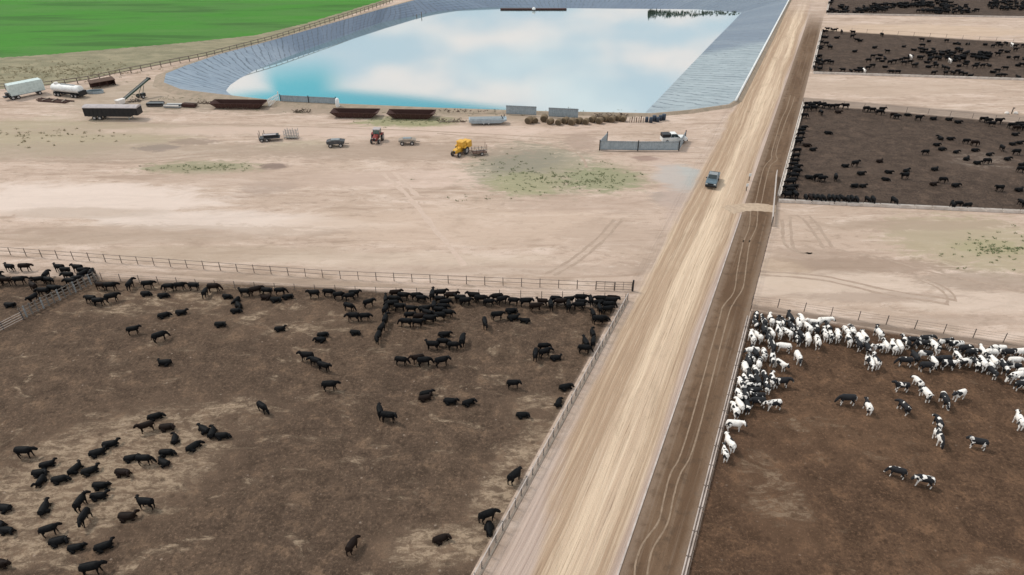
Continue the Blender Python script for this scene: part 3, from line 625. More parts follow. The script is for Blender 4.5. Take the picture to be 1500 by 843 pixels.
# black bulk trailer
r, L = put('bulk_trailer', 'long black bulk trailer with a grey tarp roof parked alone in the yard', 'trailer', (130, 174), (208, 174.5))
h = L/2; pr = [(-h, .95), (h-2.2, .95), (h-1.6, 1.25), (h, 1.25), (h, 3.0), (-h, 3.0)]
MB().prism(pr, -1.25, 1.25).build('body', K['black'], r)
for k in range(13):
    x = -h+.3+k*(L-.6)/12
    for s in (-1, 1): MB().box((x, s*1.28, 2.1), (.1, .06, 1.75)).build('rib', K['blacktrim'], r)
MB().loft([[Vector((x, y, z)) for y, z in ((-1.32, 2.95), (-1.3, 3.1), (-.7, 3.36), (0, 3.44), (.7, 3.36), (1.3, 3.1), (1.32, 2.95))] for x in (-h-.05, h+.05)]).build('tarp_roof', K['tarp'], r)
MB().box((-1, 0, .75), (L-2.5, 1.0, .22)).build('chassis', K['blacktrim'], r)
wheels(r, [(-h+x, s*1.05) for x in (2.2, 3.5) for s in (-1, 1)], .52, .45)
for s in (-1, 1): MB().box((h-2.6, s*.8, .45), (.14, .14, .95)).box((h-2.6, s*.8, .04), (.35, .3, .08)).build('landing_leg', K['steel'], r)
MB().box((-h+3, 1.3, 2.4), (.1, .04, .1)).build('marker_light', K['lamp'], r)
# pale box trailer
r, L = put('box_trailer', 'pale mint white box trailer parked at the left edge near the tank', 'trailer', (17, 146), (66, 136)); h = L/2
MB().prism([(-h, 1.0), (h, 1.0), (h, 3.7), (h-.15, 3.85), (-h+.15, 3.85), (-h, 3.7)], -1.3, 1.3, .05).build('body', K['mint'], r)
MB().box((0, 0, .88), (L-.5, 1.2, .2)).build('chassis', K['dsteel'], r)
MB().box((0, -1.32, 1.05), (L, .05, .12)).build('side_rail', K['steel'], r)
MB().box((h+.02, 0, 2.35), (.05, 2.3, 2.5)).build('rear_door', K['dirtywhite'], r)
wheels(r, [(-h+x, s*1.05) for x in (.2, 1.4) for s in (-1, 1)], .5, .4); wheels(r, [(h-1.5, s*1.05) for s in (-1, 1)], .5, .4)
MB().box((-h-.75, 0, .9), (1.6, 1.5, .3)).box((-h-.6, 0, 1.4), (.6, 1.3, .9)).build('dolly', K['black'], r)
# tank trailer
r, L = put('tank_trailer', 'white tank trailer on dark wheels beside the pale box trailer', 'trailer', (82, 139), (122, 143)); h = L/2
ring = lambda x, k: [Vector((x, 1.2*k*math.cos(a), 2.05+1.0*k*math.sin(a))) for a in [2*PI*i/18 for i in range(18)]]
MB().loft([ring(-h, .55), ring(-h+.12, .88), ring(-h+.35, 1), ring(h-.35, 1), ring(h-.12, .88), ring(h, .55)]).build('tank', K['white'], r, True)
MB().tube([(-h+1.3, 0, 3.0), (-h+1.3, 0, 3.4)], .5, 14).build('hatch', K['dirtywhite'], r); MB().box((.6, 0, 3.12), (L*.5, .5, .08)).build('walkway', K['steel'], r)
MB().box((0, 0, .85), (L, 1.3, .3)).build('chassis', K['black'], r)
wheels(r, [(x, s*1.0) for x in (-h+1, -h+2.1, h-2.4, h-1.2) for s in (-1, 1)], .5, .4)
MB().box((h+.3, 0, 1.2), (.5, 2.2, 1.2)).build('rear_box', K['black'], r)
# rusty sections lying in front of the tanker
r, L = put('scrap_stack', 'low stack of rusty steel sections lying in front of the white tank trailer', 'scrap', (55, 147), (108, 151)); h = L/2
for k in range(5): MB().box((random.uniform(-.8, .8), -.9+k*.45, .14+.1*(k % 3)), (L*random.uniform(.7, 1), .3, .22), random.uniform(-.05, .05)).build('steel_section', K['rustbrown'] if k % 2 else K['rust'], r)
for k in range(3): MB().box((-h*.5+k*h*.5, 0, .5), (.25, 2.2, .16), random.uniform(-.3, .3)).build('cross_bar', K['wood'], r)
# stock tank and shed behind
r, L = put('stock_tank', 'oval blue-grey stock tank on the ground right of the tank trailer', 'tank', (127, 137), (152, 136)); h = L/2
ov = lambda k, z: [Vector((h*k*math.copysign(abs(math.cos(a))**.7, math.cos(a)), 1.1*k*math.sin(a), z)) for a in [2*PI*i/24 for i in range(24)]]
MB().loft([ov(1, 0), ov(1, .35), ov(1.03, .38), ov(1, .42), ov(1, .65), ov(1.03, .7), ov(.97, .7), ov(.95, .12)]).build('tank_shell', K['panel'], r); MB().loft([ov(.95, .45), ov(.95, .47)]).build('tank_water', K['glass'], r)
r, L = put('open_shed', 'low rusty brown open shed beside the rail fence above the tank', 'shed', (134, 130), (168, 124)); h = L/2
MB().box((0, 0, 1.75), (L+.4, 2.6, .14), 0, 0, .12).build('roof', K['rustbrown'], r); MB().box((0, 1.15, .85), (L, .1, 1.7)).build('back_wall', K['rust'], r)
for x in (-h, -h*.33, h*.33, h): MB().box((x, -1.1, .8), (.14, .14, 1.6)).build('post', K['rust'], r)
MB().box((h, 0, .8), (.1, 2.1, 1.5)).build('side_wall', K['rust'], r)
# conveyor
r, L = put('conveyor', 'dark green belt conveyor slanting upward at the left end of the pond', 'conveyor', (176, 153), (224, 139)); h = L/2; top = 4.3
a = math.atan2(top-.4, L); SL = math.hypot(L, top-.4)
MB().box((0, -.42, (top+.4)/2), (SL, .1, .4), 0, -a).box((0, .42, (top+.4)/2), (SL, .1, .4), 0, -a).build('frame', K['green'], r)
MB().box((0, 0, (top+.4)/2+.12), (SL, .72, .06), 0, -a).build('belt', K['black'], r)
MB().tube([(h, -.55, top), (h, .55, top)], .3, 12).build('head_drum', K['black'], r)
MB().prism([(-h-.6, .1), (-h+.9, .1), (-h+1.4, 1.2), (-h-.9, 1.2)], -.7, .7).build('hopper', K['dirtywhite'], r)
for s in (-1, 1): MB().tube([(1.2, s*.9, .5), (h*.55, s*.45, top*.7)], .07, 6).tube([(1.2, s*.9, .5), (-h*.2, s*.45, top*.38)], .06, 6).build('strut', K['green'], r)
MB().box((1.2, 0, .5), (.15, 2.0, .15)).build('axle', K['dsteel'], r); wheels(r, [(1.2, -1.05), (1.2, 1.05)], .5, .32); MB().box((2.0, 0, .75), (1.1, .9, .8)).build('motor', K['black'], r)
# beams and pallets right of the conveyor
def beam_stack(label, p, q, mats, n=6, w=1.6, hh=.22, rows=2, name='beam_stack', cat='stack'):
    r, L = put(name, label, cat, p, q); rnd = random.Random(label)
    for k in range(n):
        MB().box((rnd.uniform(-.2, .2), -w/2+w*(k % (n//rows))/(max(1, n//rows-1)), hh/2+.12+hh*(k//(n//rows))*1.05), (L*rnd.uniform(.82, 1), w/(n//rows)*.85, hh), rnd.uniform(-.03, .03)).build('beam', K[mats[k % len(mats)]], r)
    for s in (-.35, .35): MB().box((L*s, 0, .06), (.25, w*1.1, .12)).build('bearer', K['post'], r)
    return r
beam_stack('stack of dark steel beams just right of the green conveyor', (216, 155), (241, 155), ['dsteel', 'black', 'steel'], 8, 1.8, .35)
beam_stack('stack of pale grey beams between dark beams and brown boards', (242, 157), (267, 157.5), ['steel', 'dirtywhite', 'dsteel'], 8, 1.6, .3)
beam_stack('short untidy stack of brown boards right of the pale beams', (269, 156), (289, 157), ['rust', 'rustbrown', 'wood'], 9, 1.5, .25, 3)
# rusty sloping-ended bins along the bank
def bin_(label, x0, x1, y, hh=1.4, d=3.6):
    r, L = put('rusty_bin', label, 'bin', (x0, y), (x1, y+.8), 'rusty steel bins along the pond bank'); h = L/2; s = 1.6
    def ring(k, z, sl): return [Vector((-h+sl, -d/2*k, z)), Vector((h-sl, -d/2*k, z)), Vector((h-sl, d/2*k, z)), Vector((-h+sl, d/2*k, z))]
    MB().loft([ring(.85, .2, s), ring(1, hh, 0), ring(.94, hh, .12), ring(.8, .35, s+.1)]).build('shell', K['rust'], r)
    for k in range(9):
        x = (-h+s*1.1)+(L-2.2*s)*k/8; kk = x/(h-s)
        for sg in (-1, 1): MB().tube([(x, sg*d/2*.87, .2), (x+kk*s*.6, sg*(d/2+.04), hh)], .06, 5).build('rib', K['rustbrown'], r)
    MB().tube([(-h, -d/2, hh), (h, -d/2, hh), (h, d/2, hh), (-h, d/2, hh), (-h, -d/2, hh)], .07, 6).build('top_rail', K['rust'], r)
    for sg in (-1, 1): MB().box((0, sg*.7, .1), (L-2*s, .22, .2)).build('skid', K['black'], r)
    return r
bin_('rusty maroon bin with sloping ends left of the tilted white gate', 312, 391, 157)
bin_('rusty maroon bin with sloping ends right of the blue-grey panels', 487, 556, 170.5)
bin_('rusty maroon bin with sloping ends over green weeds, nearest the grey trough', 569, 638, 172)
# panel fences
def panels(name, label, spots, h=2.3, group=None, mat='panel', posts=True):
    P = [at(*q) for q in spots]; root = thing(name, label, 'windbreak', P[0], 0, group)
    for i in range(len(P)-1):
        a, c = P[i]-P[0], P[i+1]-P[0]; L = (c-a).length; an = heading(a, c); m = (a+c)/2
        rings = []; nC = max(6, int(L/.25)); nn = Vector((-math.sin(an), math.cos(an), 0))
        v = []; f = []
        for k in range(nC+1):
            q = a.lerp(c, .01+.98*k/nC); off = nn*(.035*(1 if k % 2 else -1))
            for z in (.15, h): v.append(q+off+Vector((0, 0, z)))
            for z in (.15, h): v.append(q+off+nn*.03+Vector((0, 0, z)))
            if k:
                b0 = 4*(k-1); b1 = 4*k; f += [(b0, b1, b1+1, b0+1), (b0+2, b0+3, b1+3, b1+2), (b0+1, b1+1, b1+3, b0+3), (b0, b0+2, b1+2, b1)]
        mesh_obj('sheet', v, f, K[mat], root)
        MB().box((m.x-nn.x*.07, m.y-nn.y*.07, h*.93), (L, .06, .1), an).box((m.x-nn.x*.07, m.y-nn.y*.07, h*.12), (L, .06, .1), an).build('rail', K['steel'], root)
    for q in (P if posts else []): d = q-P[0]; MB().tube([(d.x, d.y-.1, -.1), (d.x, d.y-.1, h+.25)], .11, 8).build('post', K['black'], root)
    return root
panels('windbreak', 'two blue-grey sheet panels standing on the pond edge between rusty bins', [(412, 151.5), (453, 153.5), (493, 155.5)], 2.1)
w, L = put('gate', 'tilted white slatted gate left of the blue-grey windbreak panels', 'gate', (394, 157), (409, 149)); f = MB()
for k in range(9): f.box((-L/2+L*k/8, 0, 1.1), (.22, .05, 1.9), 0, 0, -.15)
for z in (.35, 1.1, 1.85): f.box((0, -.05-.15*(z-1.1), z), (L+.2, .06, .14))
f.build('frame', K['white'], w); MB().tube([(L/2, 0, 0), (L/2, 0, 2.6)], .12, 8).build('post', K['dirtywhite'], w)
o = MB().tube([(0, 0, 0), (0, 0, .5), (.05, 0, 2.2), (.05, 0, 2.45)], [.45, .5, .45, .2], 12).build('white_tank', K['white'], None, True); o.location = at(495, 158); tag(o, 'narrow white upright tank at the right end of the two panels', 'tank')
panels('windbreak', 'blue-grey ribbed panel by the water, left of the two beside the bales', [(741, 168), (786, 170)], 2.3, None, 'panel', False)
panels('windbreak', 'blue-grey ribbed panel by the water, directly behind the round bales', [(803, 172), (847, 174)], 2.4, None, 'panel', False)
panels('windbreak', 'long blue-grey panel wall with dark posts in front of the white truck', [(889, 208), (878, 220.5), (934, 221.5), (994, 221.5), (1003, 206)], 2.15)
# low grey trough
r, L = put('feed_wagon', 'long low blue-grey steel wagon between a rusty bin and the ribbed panel', 'wagon', (687, 182), (742, 181)); h = L/2
MB().prism([(-h, .75), (-h+.8, .45), (h-1.4, .45), (h, 1.0), (h, 1.35), (-h, 1.35)], -1.2, 1.2, .05).build('body', K['panel'], r); MB().box((-.3, 0, 1.4), (L-1.2, 1.9, .1)).build('deck', K['steel'], r)
wheels(r, [(x, s*1.0) for x in (-1.0, .2) for s in (-1, 1)], .42, .3); MB().tube([(h-.8, -.6, 1.3), (h-1.3, -.6, 2.2)], .1, 6).tube([(h-.6, .5, 1.3), (h-.5, .5, 2.0)], .1, 6).build('hitch', K['black'], r)
def debris(label, x0, x1, y, mats, n=14, hh=.7, name='debris_pile', cat='debris'):
    r, L = put(name, label, cat, (x0, y), (x1, y)); rnd = random.Random(label)
    for mt in mats:
        m = MB()
        m.tube([(-L*.42, 0, .06), (0, rnd.uniform(-.2, .2), .10), (L*.42, 0, .06)], [.09, .1, .06], 5)
        for k in range(n):
            a = Vector((rnd.uniform(-L/2, L/2), rnd.uniform(-.8, .8), rnd.uniform(.05, hh*.5))); d = Vector((rnd.uniform(-1, 1), rnd.uniform(-.6, .6), rnd.uniform(-.05, .5)))*rnd.uniform(.5, 1.2)
            b2 = a+d; b2.z = max(.05, b2.z); m.tube([a, (a+b2)/2+Vector((0, 0, rnd.uniform(0, .2))), b2], [.08, .07, .03], 5)
        m.build('branches' if mt == 'brush' else 'scrap', K[mt], r)
debris('small pile of dead dark brush below the two blue-grey panels', 427, 455, 165, ['brush'], 40, .9)
debris('low brown scrap pile left of the low grey wagon', 642, 684, 179, ['rustbrown', 'brush', 'wood'], 16, .9)
r, L = put('stake_row', 'short row of brown stakes between the bales and the dark drums', 'stakes', (922, 180), (942, 180))
for k in range(7): MB().tube([(-L/2+L*k/6, .2*(k % 2), 0), (-L/2+L*k/6+.1, .2*(k % 2)+.05*k, 1.2+.15*(k % 3))], .11, 6).build('stake', K['rustbrown' if k % 2 else 'wood'], r)
debris('small scatter of dark scrap beside the drum stand, far left of yard', 188, 208, 149, ['brush', 'dsteel'], 14, .8)
debris('tangle of brown scrap and brush in front of the leftmost rusty bin', 330, 372, 160, ['brush', 'rustbrown'], 16, .6)
debris('brown scrap and brush lying behind the right end of the hay bales', 862, 918, 171, ['brush', 'rustbrown'], 22, 1.1)
debris('dark scrap line on the bank behind the low grey wagon', 645, 730, 165, ['brush', 'rustbrown'], 22, .8)
debris('dark scrap between the dark steel beams and the leftmost rusty bin', 290, 312, 152, ['brush', 'rust'], 14, .8)
# round bales
ordw = ['leftmost', 'second from left', 'third from left', 'fourth from left', 'fifth from left', 'sixth from left', 'seventh from left', 'eighth from left', 'ninth from left', 'tenth from left', 'eleventh from left', 'twelfth from left', 'thirteenth from left', 'fourteenth from left', 'fifteenth from left', 'sixteenth from left', 'seventeenth from left', 'eighteenth from left', 'nineteenth from left', 'twentieth from left']
def bale_mesh():
    rnd = random.Random(3); rs = []
    for x, k in ((-.75, .82), (-.72, .95), (-.55, 1.0), (-.2, 1.03), (.2, 1.02), (.55, 1.0), (.72, .95), (.75, .82)):
        rs.append([Vector((x, .78*k*math.cos(a)*(1+rnd.uniform(-.03, .03)), .70+.70*k*math.sin(a)*(1+rnd.uniform(-.03, .03)))) for a in [2*PI*i/18 for i in range(18)]])
    o = MB().loft(rs).build('round_bale', K['hay'], None, True); o.data.materials.append(K['hayend']); 
    for f in o.data.polygons:
        if len(f.vertices) > 4: f.material_index = 1
    return o
bale0 = None
bspots = [(775,181,60),(783,180,110),(797,178,80),(806,182,40),(818,183,70),(828,181,55),(838,183,60),(848,181,50),(858,182,65),(868,179,50),(878,181,60),(887,178,45),(896,179,60),(905,177,55),(913,178,70)]
for i, (x, y, a) in enumerate(bspots):
    if bale0 is None: bale0 = o = bale_mesh()
    else: o = bale0.copy(); COL.objects.link(o)
    o.location = at(x, y); o.rotation_euler = (0, 0, math.radians(a)); s = random.Random(i).uniform(.9, 1.15); o.scale = (s, s, s)
    tag(o, 'weathered brown round hay bale, %s in the row by the pond edge' % ordw[i], 'hay bale', 'round hay bales by the pond')
for i, (x, y) in enumerate([(947, 179), (953, 180), (958, 178), (963, 179), (967, 177), (972, 176)]):
    o = MB().tube([(0, 0, 0), (0, 0, .05), (0, 0, .6), (0, 0, .63), (0, 0, .68), (0, 0, 1.15), (0, 0, 1.2)], [.36, .4, .4, .43, .4, .4, .36], 14).build('drum', K['drum'], None, True)
    o.location = at(x, y); s = 1+.1*(i % 3); o.scale = (s, s, s); tag(o, 'dark blue steel drum right of the hay bales, %s in its row' % ordw[i], 'drum', 'dark drums by the pond')

def pickup(name, label, loc, rz, body, bed_dark=True, grp=None, L=5.4, roofmat=None):
    r = thing(name, label, 'pickup truck', loc, rz, grp); h = L/2
    # body: side profile lofted over the width, narrower glasshouse above
    prof = [(-h, .55), (h-.15, .5), (h, .7), (h-.03, 1.02), (h-.25, 1.13), (.85, 1.22), (-.95, 1.22), (-h, 1.2)]
    MB().prism(prof, -.95, .95, .06).build('body', K[body], r)
    cabr = lambda y, k: [Vector((-.95+.05*k, y, 1.2)), Vector((.95-.1*k, y, 1.2)), Vector((.35-.05*k, y, 1.80)), Vector((-.75+.05*k, y, 1.82))]
    MB().loft([cabr(-.84, 0), cabr(-.72, 0), cabr(.72, 0), cabr(.84, 0)]).build('cab', K['glass'], r)
    MB().prism([(-.80, 1.79), (.40, 1.77), (.30, 1.86), (-.72, 1.88)], -.74, .74, .03).build('roof', K[roofmat or body], r)
    for s in (-1, 1):
        for p, q in (((.93, s*.83, 1.2), (.37, s*.73, 1.8)), ((-.1, s*.84, 1.2), (-.15, s*.74, 1.8)), ((-.93, s*.83, 1.2), (-.76, s*.73, 1.8))):
            MB().tube([p, q], .045, 5).build('pillar', K[roofmat or body], r)
        MB().box((.85, s*1.05, 1.3), (.12, .22, .18)).build('mirror', K['black'], r)
        MB().box((h-.02, s*.72, .92), (.08, .35, .18)).build('headlight', K['lamp'], r)
    MB().box((h+.0, 0, .88), (.07, .95, .26)).build('grille', K['black'], r); MB().box((h+.06, 0, .58), (.16, 1.8, .2)).build('bumper', K['blacktrim'], r)
    MB().box((-1.85, 0, 1.22), (1.6, 1.5, .05)).build('bed', K['black'] if bed_dark else K['steel'], r)
    wheels(r, [(x, s*.86) for x in (-1.65, 1.7) for s in (-1, 1)], .4, .26); return r
pickup('pickup_truck', 'dark blue-grey pickup truck driving toward the camera on the dirt road', at(1043, 269, .03), math.atan2(-RDIR.y, -RDIR.x)+.03, 'blue', roofmat='steel').scale = (1.08, 1.08, 1.12)
r = pickup('pickup_truck', 'white pickup truck with dark bed parked behind the blue-grey panel wall', at(986, 209), .12, 'white')
MB().box((-1.85, 0, 1.55), (1.7, 1.7, .6)).build('toolbox', K['black'], r); r.scale = (1.05, 1.05, 1.2)
# trailer frame with stakes
r, L = put('stake_trailer', 'dark flat stake trailer in the yard left of the upright rack', 'trailer', (381, 207), (411, 205)); h = L/2
MB().box((0, 0, .75), (L, 1.9, .18)).build('deck', K['dsteel'], r); MB().box((.4, 0, 1.1), (L*.7, 1.4, .55)).build('load', K['black'], r)
for x in (-h, -h+1.0): 
    for s in (-1, 1): MB().tube([(x, s*.9, .3), (x, s*.9, 2.1)], .07, 6).build('stake', K['dsteel'], r)
wheels(r, [(x, s*.9) for x in (-h+.5, -h+1.6) for s in (-1, 1)], .4, .28); MB().box((0, -.2, 1.42), (L*.66, .8, .06)).build('load_cover', K['tarp'], r)
r, L = put('upright_rack', 'upright grey pipe rack standing right of the flat stake trailer', 'rack', (418, 203), (437, 203)); f = MB(); h = L/2
for y in (-.6, .6):
    for k in range(6): f.tube([(-h+L*k/5, y, 0), (-h+L*k/5, y, 2.0+.25*(k % 2))], .055, 6)
    for z in (.35, 1.0, 1.7): f.tube([(-h, y, z), (h, y, z)], .05, 6)
for k in (0, 5): f.tube([(-h+L*k/5, -.6, 1.0), (-h+L*k/5, .6, 1.0)], .05, 6)
f.build('frame', K['steel'], r); MB().box((0, 0, .4), (L*.95, 1.1, .1)).build('floor', K['wood'], r)
def cart(name, label, p, q, body, h0=1.2, stakes=False):
    r, L = put(name, label, 'cart', p, q); h = L/2
    MB().prism([(-h, .7), (h, .7), (h+.15, h0), (h*.4, h0+.25), (-h*.6, h0+.2), (-h-.1, h0)], -.85, .85, .05).build('body', K[body], r)
    wheels(r, [(x, s*.95) for x in (-h*.6, h*.6) for s in (-1, 1)], .45, .26); MB().tube([(h, 0, .6), (h+1.0, 0, .45)], .06, 6).build('drawbar', K['dsteel'], r)
    MB().box((0, 0, h0+.28), (L*.5, 1.0, .12)).build('cover', K['steel'], r); return r
cart('spreader_cart', 'dark grey four-wheeled cart left of the red tractor', (480, 215), (505, 214), 'dsteel', 1.3)
cart('spreader_cart', 'brown-grey low four-wheeled cart right of the red tractor', (585, 211.5), (609, 211), 'wood', 1.1)
# stake cart by the yellow loader
r, L = put('stake_cart', 'small rusty stake cart right of the yellow hopper truck', 'cart', (692, 228), (712, 226)); h = L/2
MB().box((0, 0, .65), (L, 1.6, .14)).build('deck', K['rustbrown'], r)
for k in range(5):
    for s in (-1, 1): MB().tube([(-h+L*k/4, s*.78, .6), (-h+L*k/4, s*.78, 1.6 if k < 4 else 2.4)], .05, 6).build('stake', K['rustbrown'], r)
for s in (-1, 1): MB().tube([(-h, s*.78, 1.3), (h, s*.78, 1.3)], .04, 6).build('rail', K['steel'], r)
wheels(r, [(h*.3, s*.75) for s in (-1, 1)], .38, .22)
# tractor
def tractor(label, loc, rz, col, glass, sc=1.0, loader=False, name='tractor', cat='tractor'):
    r = thing(name, label, cat, loc, rz)
    MB().prism([(-.3, .75), (1.7, .75), (1.75, 1.2), (1.6, 1.45), (-.2, 1.6)], -.42, .42, .05).build('hood', K[col], r)
    MB().box((1.76, 0, 1.05), (.06, .6, .5)).build('grille', K['blacktrim'], r)
    for s in (-1, 1): MB().box((1.78, s*.28, 1.32), (.06, .18, .12)).build('headlight', K['lamp'], r)
    cr = lambda z, k: [Vector((x*k-.85, y*k, z)) for x, y in ((-.65, -.7), (.65, -.7), (.65, .7), (-.65, .7))]
    MB().loft([cr(1.35, .95), cr(1.8, 1.0), cr(2.45, .9)]).build('cab', K[glass], r)
    for x, y in ((-1, -1), (1, -1), (1, 1), (-1, 1)): MB().tube([(-.85+x*.63, y*.68, 1.35), (-.85+x*.6, y*.64, 2.46)], .055, 5).build('pillar', K[col], r)
    MB().prism([(-1.6, 2.44), (-.1, 2.44), (-.2, 2.6), (-1.5, 2.6)], -.75, .75, .05).build('roof', K[col] if col == 'yellow' else K['tarp'], r)
    MB().box((-.9, 0, .9), (1.2, .7, .8)).build('rear_body', K[col], r)
    for s in (-1, 1): MB().prism([(-1.75, 1.25), (-1.55, 1.55), (-.9, 1.68), (-.3, 1.5), (-.3, 1.4), (-.9, 1.58), (-1.5, 1.45)], s*.98-.22, s*.98+.22).build('fender', K[col], r)
    wheels(r, [(-.95, s*.98) for s in (-1, 1)], .78, .42); wheels(r, [(1.15, s*.78) for s in (-1, 1)], .48, .3)
    MB().tube([(.9, .2, 1.5), (.9, .2, 2.3)], .05, 8).build('exhaust', K['black'], r); r.scale = (sc, sc, sc); return r
tractor('faded red tractor with a pale cab roof facing the camera between two carts', at(552, 208), -PI/2-.1, 'red', 'greenglass', 1.08)
r = tractor('bright yellow hopper truck facing the camera beside a small stake cart', at(673, 227), -PI/2-.55, 'yellow', 'yellow', 1.1, name='hopper_truck', cat='truck')
MB().prism([(-3.2, .9), (-1.6, .9), (-1.55, 2.1), (-3.1, 2.2)], -.85, .85, .06).build('rear_hopper', K['yellow'], r)
# pond bits
for x, y, lab in ((610.5, 25, 'short dark post at the pond edge, left and shorter of two'), (617.5, 24.5, 'slim dark post at the pond edge, right and taller of two')):
    o = MB().tube([(0, 0, -.3), (0, 0, 1.0 if x < 615 else 1.8)], .16, 8).build('mooring_post', K['post']); o.location = at(x, y, ZW); tag(o, lab, 'post')
def serrated(name, label, x0, x1, y, mat, n, hh, cat, seed):
    a, c = at(x0, y, ZW), at(x1, y, ZW); rnd = random.Random(seed); r = thing(name, label, cat, a); d = c-a
    MB().box((d.x/2, d.y/2+.8, .25), (d.length, 1.8, .5), heading(a, c)).build('deck', K[mat], r)
    for k in range(n):
        q = d*(k+.5)/n; MB().tube([(q.x, q.y-.3, -.4), (q.x, q.y-.3, hh*rnd.uniform(.6, 1))], .22, 6).build('pile', K['rust'], r)
    return r
serrated('timber_wharf', 'reddish brown timber edge with short piles at the pond\'s far bank', 733, 830, 15, 'rust', 26, .55, 'wharf', 4)
o = MB().tube([(0, 0, 0), (0, 0, .5), (0, 0, 1.0)], [.7, .8, .4], 10).build('float', K['white']); o.location = at(782, 14.5, ZW+.4); tag(o, 'white float lying on the brown timber edge at the far bank', 'float')
def reeds(x0, x1, y0, y1, n, seed):
    rnd = random.Random(seed); v = []; f = []
    for k in range(n):
        s = rnd.random()**1.5; x = x0+(x1-x0)*s; y = rnd.uniform(y0, y1-(y1-y0)*.5*s); p = at(x, y, ZW); hh = rnd.uniform(.5, 1.3)*(1.2-.7*s)
        for j in range(5):
            a = rnd.uniform(0, 6.28); d = Vector((math.cos(a), math.sin(a), 0)); q = p+Vector((rnd.uniform(-.4, .4), rnd.uniform(-.4, .4), 0)); w = .12
            kk = len(v); v += [q-d*w, q+d*w, q+d*w*.3+Vector((rnd.uniform(-.3, .3), rnd.uniform(-.3, .3), hh))]; f.append((kk, kk+1, kk+2))
    o = mesh_obj('reed_bed', v, f, K['reed']); return tag(o, 'dark reeds growing out of the water along the far right bank', 'reeds', None, 'stuff')
reeds(950, 1084, 17, 26, 260, 5)

# weeds and tufts on the yard
def tufts(name, spots, n, seed, mat, hmin=.12, hmax=.4):
    rnd = random.Random(seed); v = []; f = []
    for (x, y, w, h, k) in spots:
        for i in range(int(n*k)):
            if i % 6 == 0: gx, gy = x+rnd.gauss(0, w*.30), y+rnd.gauss(0, h*.28)
            q_ = (rnd.gauss(0, 3.0), rnd.gauss(0, 1.0)); p = at(gx+q_[0]*rnd.random(), gy+q_[1]*rnd.random()); s = rnd.uniform(hmin, hmax)
            for j in range(6):
                b_ = rnd.uniform(0, 6.28); d = Vector((math.cos(b_), math.sin(b_), 0)); q = p+d*rnd.uniform(0, s*.7); kk = len(v); nd = Vector((-d.y, d.x, 0))*s*.22
                v += [q-nd, q+nd, q+d*s*.7+Vector((0, 0, s))]; f.append((kk, kk+1, kk+2))
    return tag(mesh_obj(name, v, f, mat), kind='stuff')
tag(tufts('weeds', [(775, 262, 110, 34, .8), (740, 240, 120, 40, .35), (885, 262, 100, 30, 1), (830, 265, 90, 24, .3), (300, 246, 150, 12, .6), (600, 178, 120, 10, .5), (1440, 360, 160, 50, .7), (1460, 366, 70, 10, .5), (690, 165, 500, 10, .5), (250, 146, 130, 9, .3), (690, 290, 110, 10, .1)], 520, 3, K['weed'], .05, .2), 'scattered green weeds and tufts on the bare yard', 'weeds')
tag(tufts('dry_grass', [(95, 104, 180, 24, 1), (60, 200, 260, 26, .22), (-20, 115, 120, 30, .5)], 1500, 9, paint('dry_grass_blade', (.33, .28, .18), .95, 0, .4, (.24, .20, .125)), .08, .28), 'dry grass tufts on the verge below the green field', 'dry grass')

# ------------------------------------------------------------------ cattle
def coat_black():
    m, t, b = new_mat('black_coat'); p = t.N.new('ShaderNodeTexCoord').outputs['Object']; oi = t.N.new('ShaderNodeObjectInfo')
    n = t.noise(p, 4, 4, .6); c = t.mix(t.mr(n, .35, .7), (.0030, .0033, .0040), (.0075, .0072, .0074))
    c = t.mix(t.M('GREATER_THAN', oi.outputs['Random'], .90), c, t.mix(n, (.008, .0045, .0035), (.014, .008, .006)))
    t.put(b.inputs['Base Color'], c); b.inputs['Roughness'].default_value = .6; b.inputs['Specular IOR Level'].default_value = .09
    return m
def coat_spotted():
    m, t, b = new_mat('spotted_coat'); p = t.N.new('ShaderNodeTexCoord').outputs['Object']; oi = t.N.new('ShaderNodeObjectInfo'); tone, seed, _ = [None]*3
    n_ = t.N.new('ShaderNodeSeparateColor'); t.put(n_.inputs[0], oi.outputs['Color']); tone, seed = n_.outputs[0], n_.outputs[1]
    q = t.V('MULTIPLY', p, (1.0, 1.25, .8)); n = t.noise(q, 1.35, 2, .45, .6, '4D', t.M('MULTIPLY', seed, 60)); x, y, z = t.sep(p)
    thr = t.mr(tone, 0, 1, .37, .615, False)                    # 0 = nearly white, 1 = nearly black
    blk = t.mr(t.M('SUBTRACT', n, thr), .012, -.012)
    blk = t.M('MULTIPLY', blk, t.mr(z, .34, .46))               # white stockings
    head = t.M('MULTIPLY', t.mr(x, .92, 1.0), t.M('GREATER_THAN', t.M('FRACT', t.M('MULTIPLY', seed, 17.3)), .35)); blk = t.M('MAXIMUM', blk, head)
    f = t.noise(p, 7, 3, .6); wc = t.mix(t.mr(f, .4, .75), (.82, .78, .73), (.64, .58, .52)); t.put(b.inputs['Base Color'], t.mix(blk, wc, (.014, .014, .016)))
    b.inputs['Roughness'].default_value = .7; return m
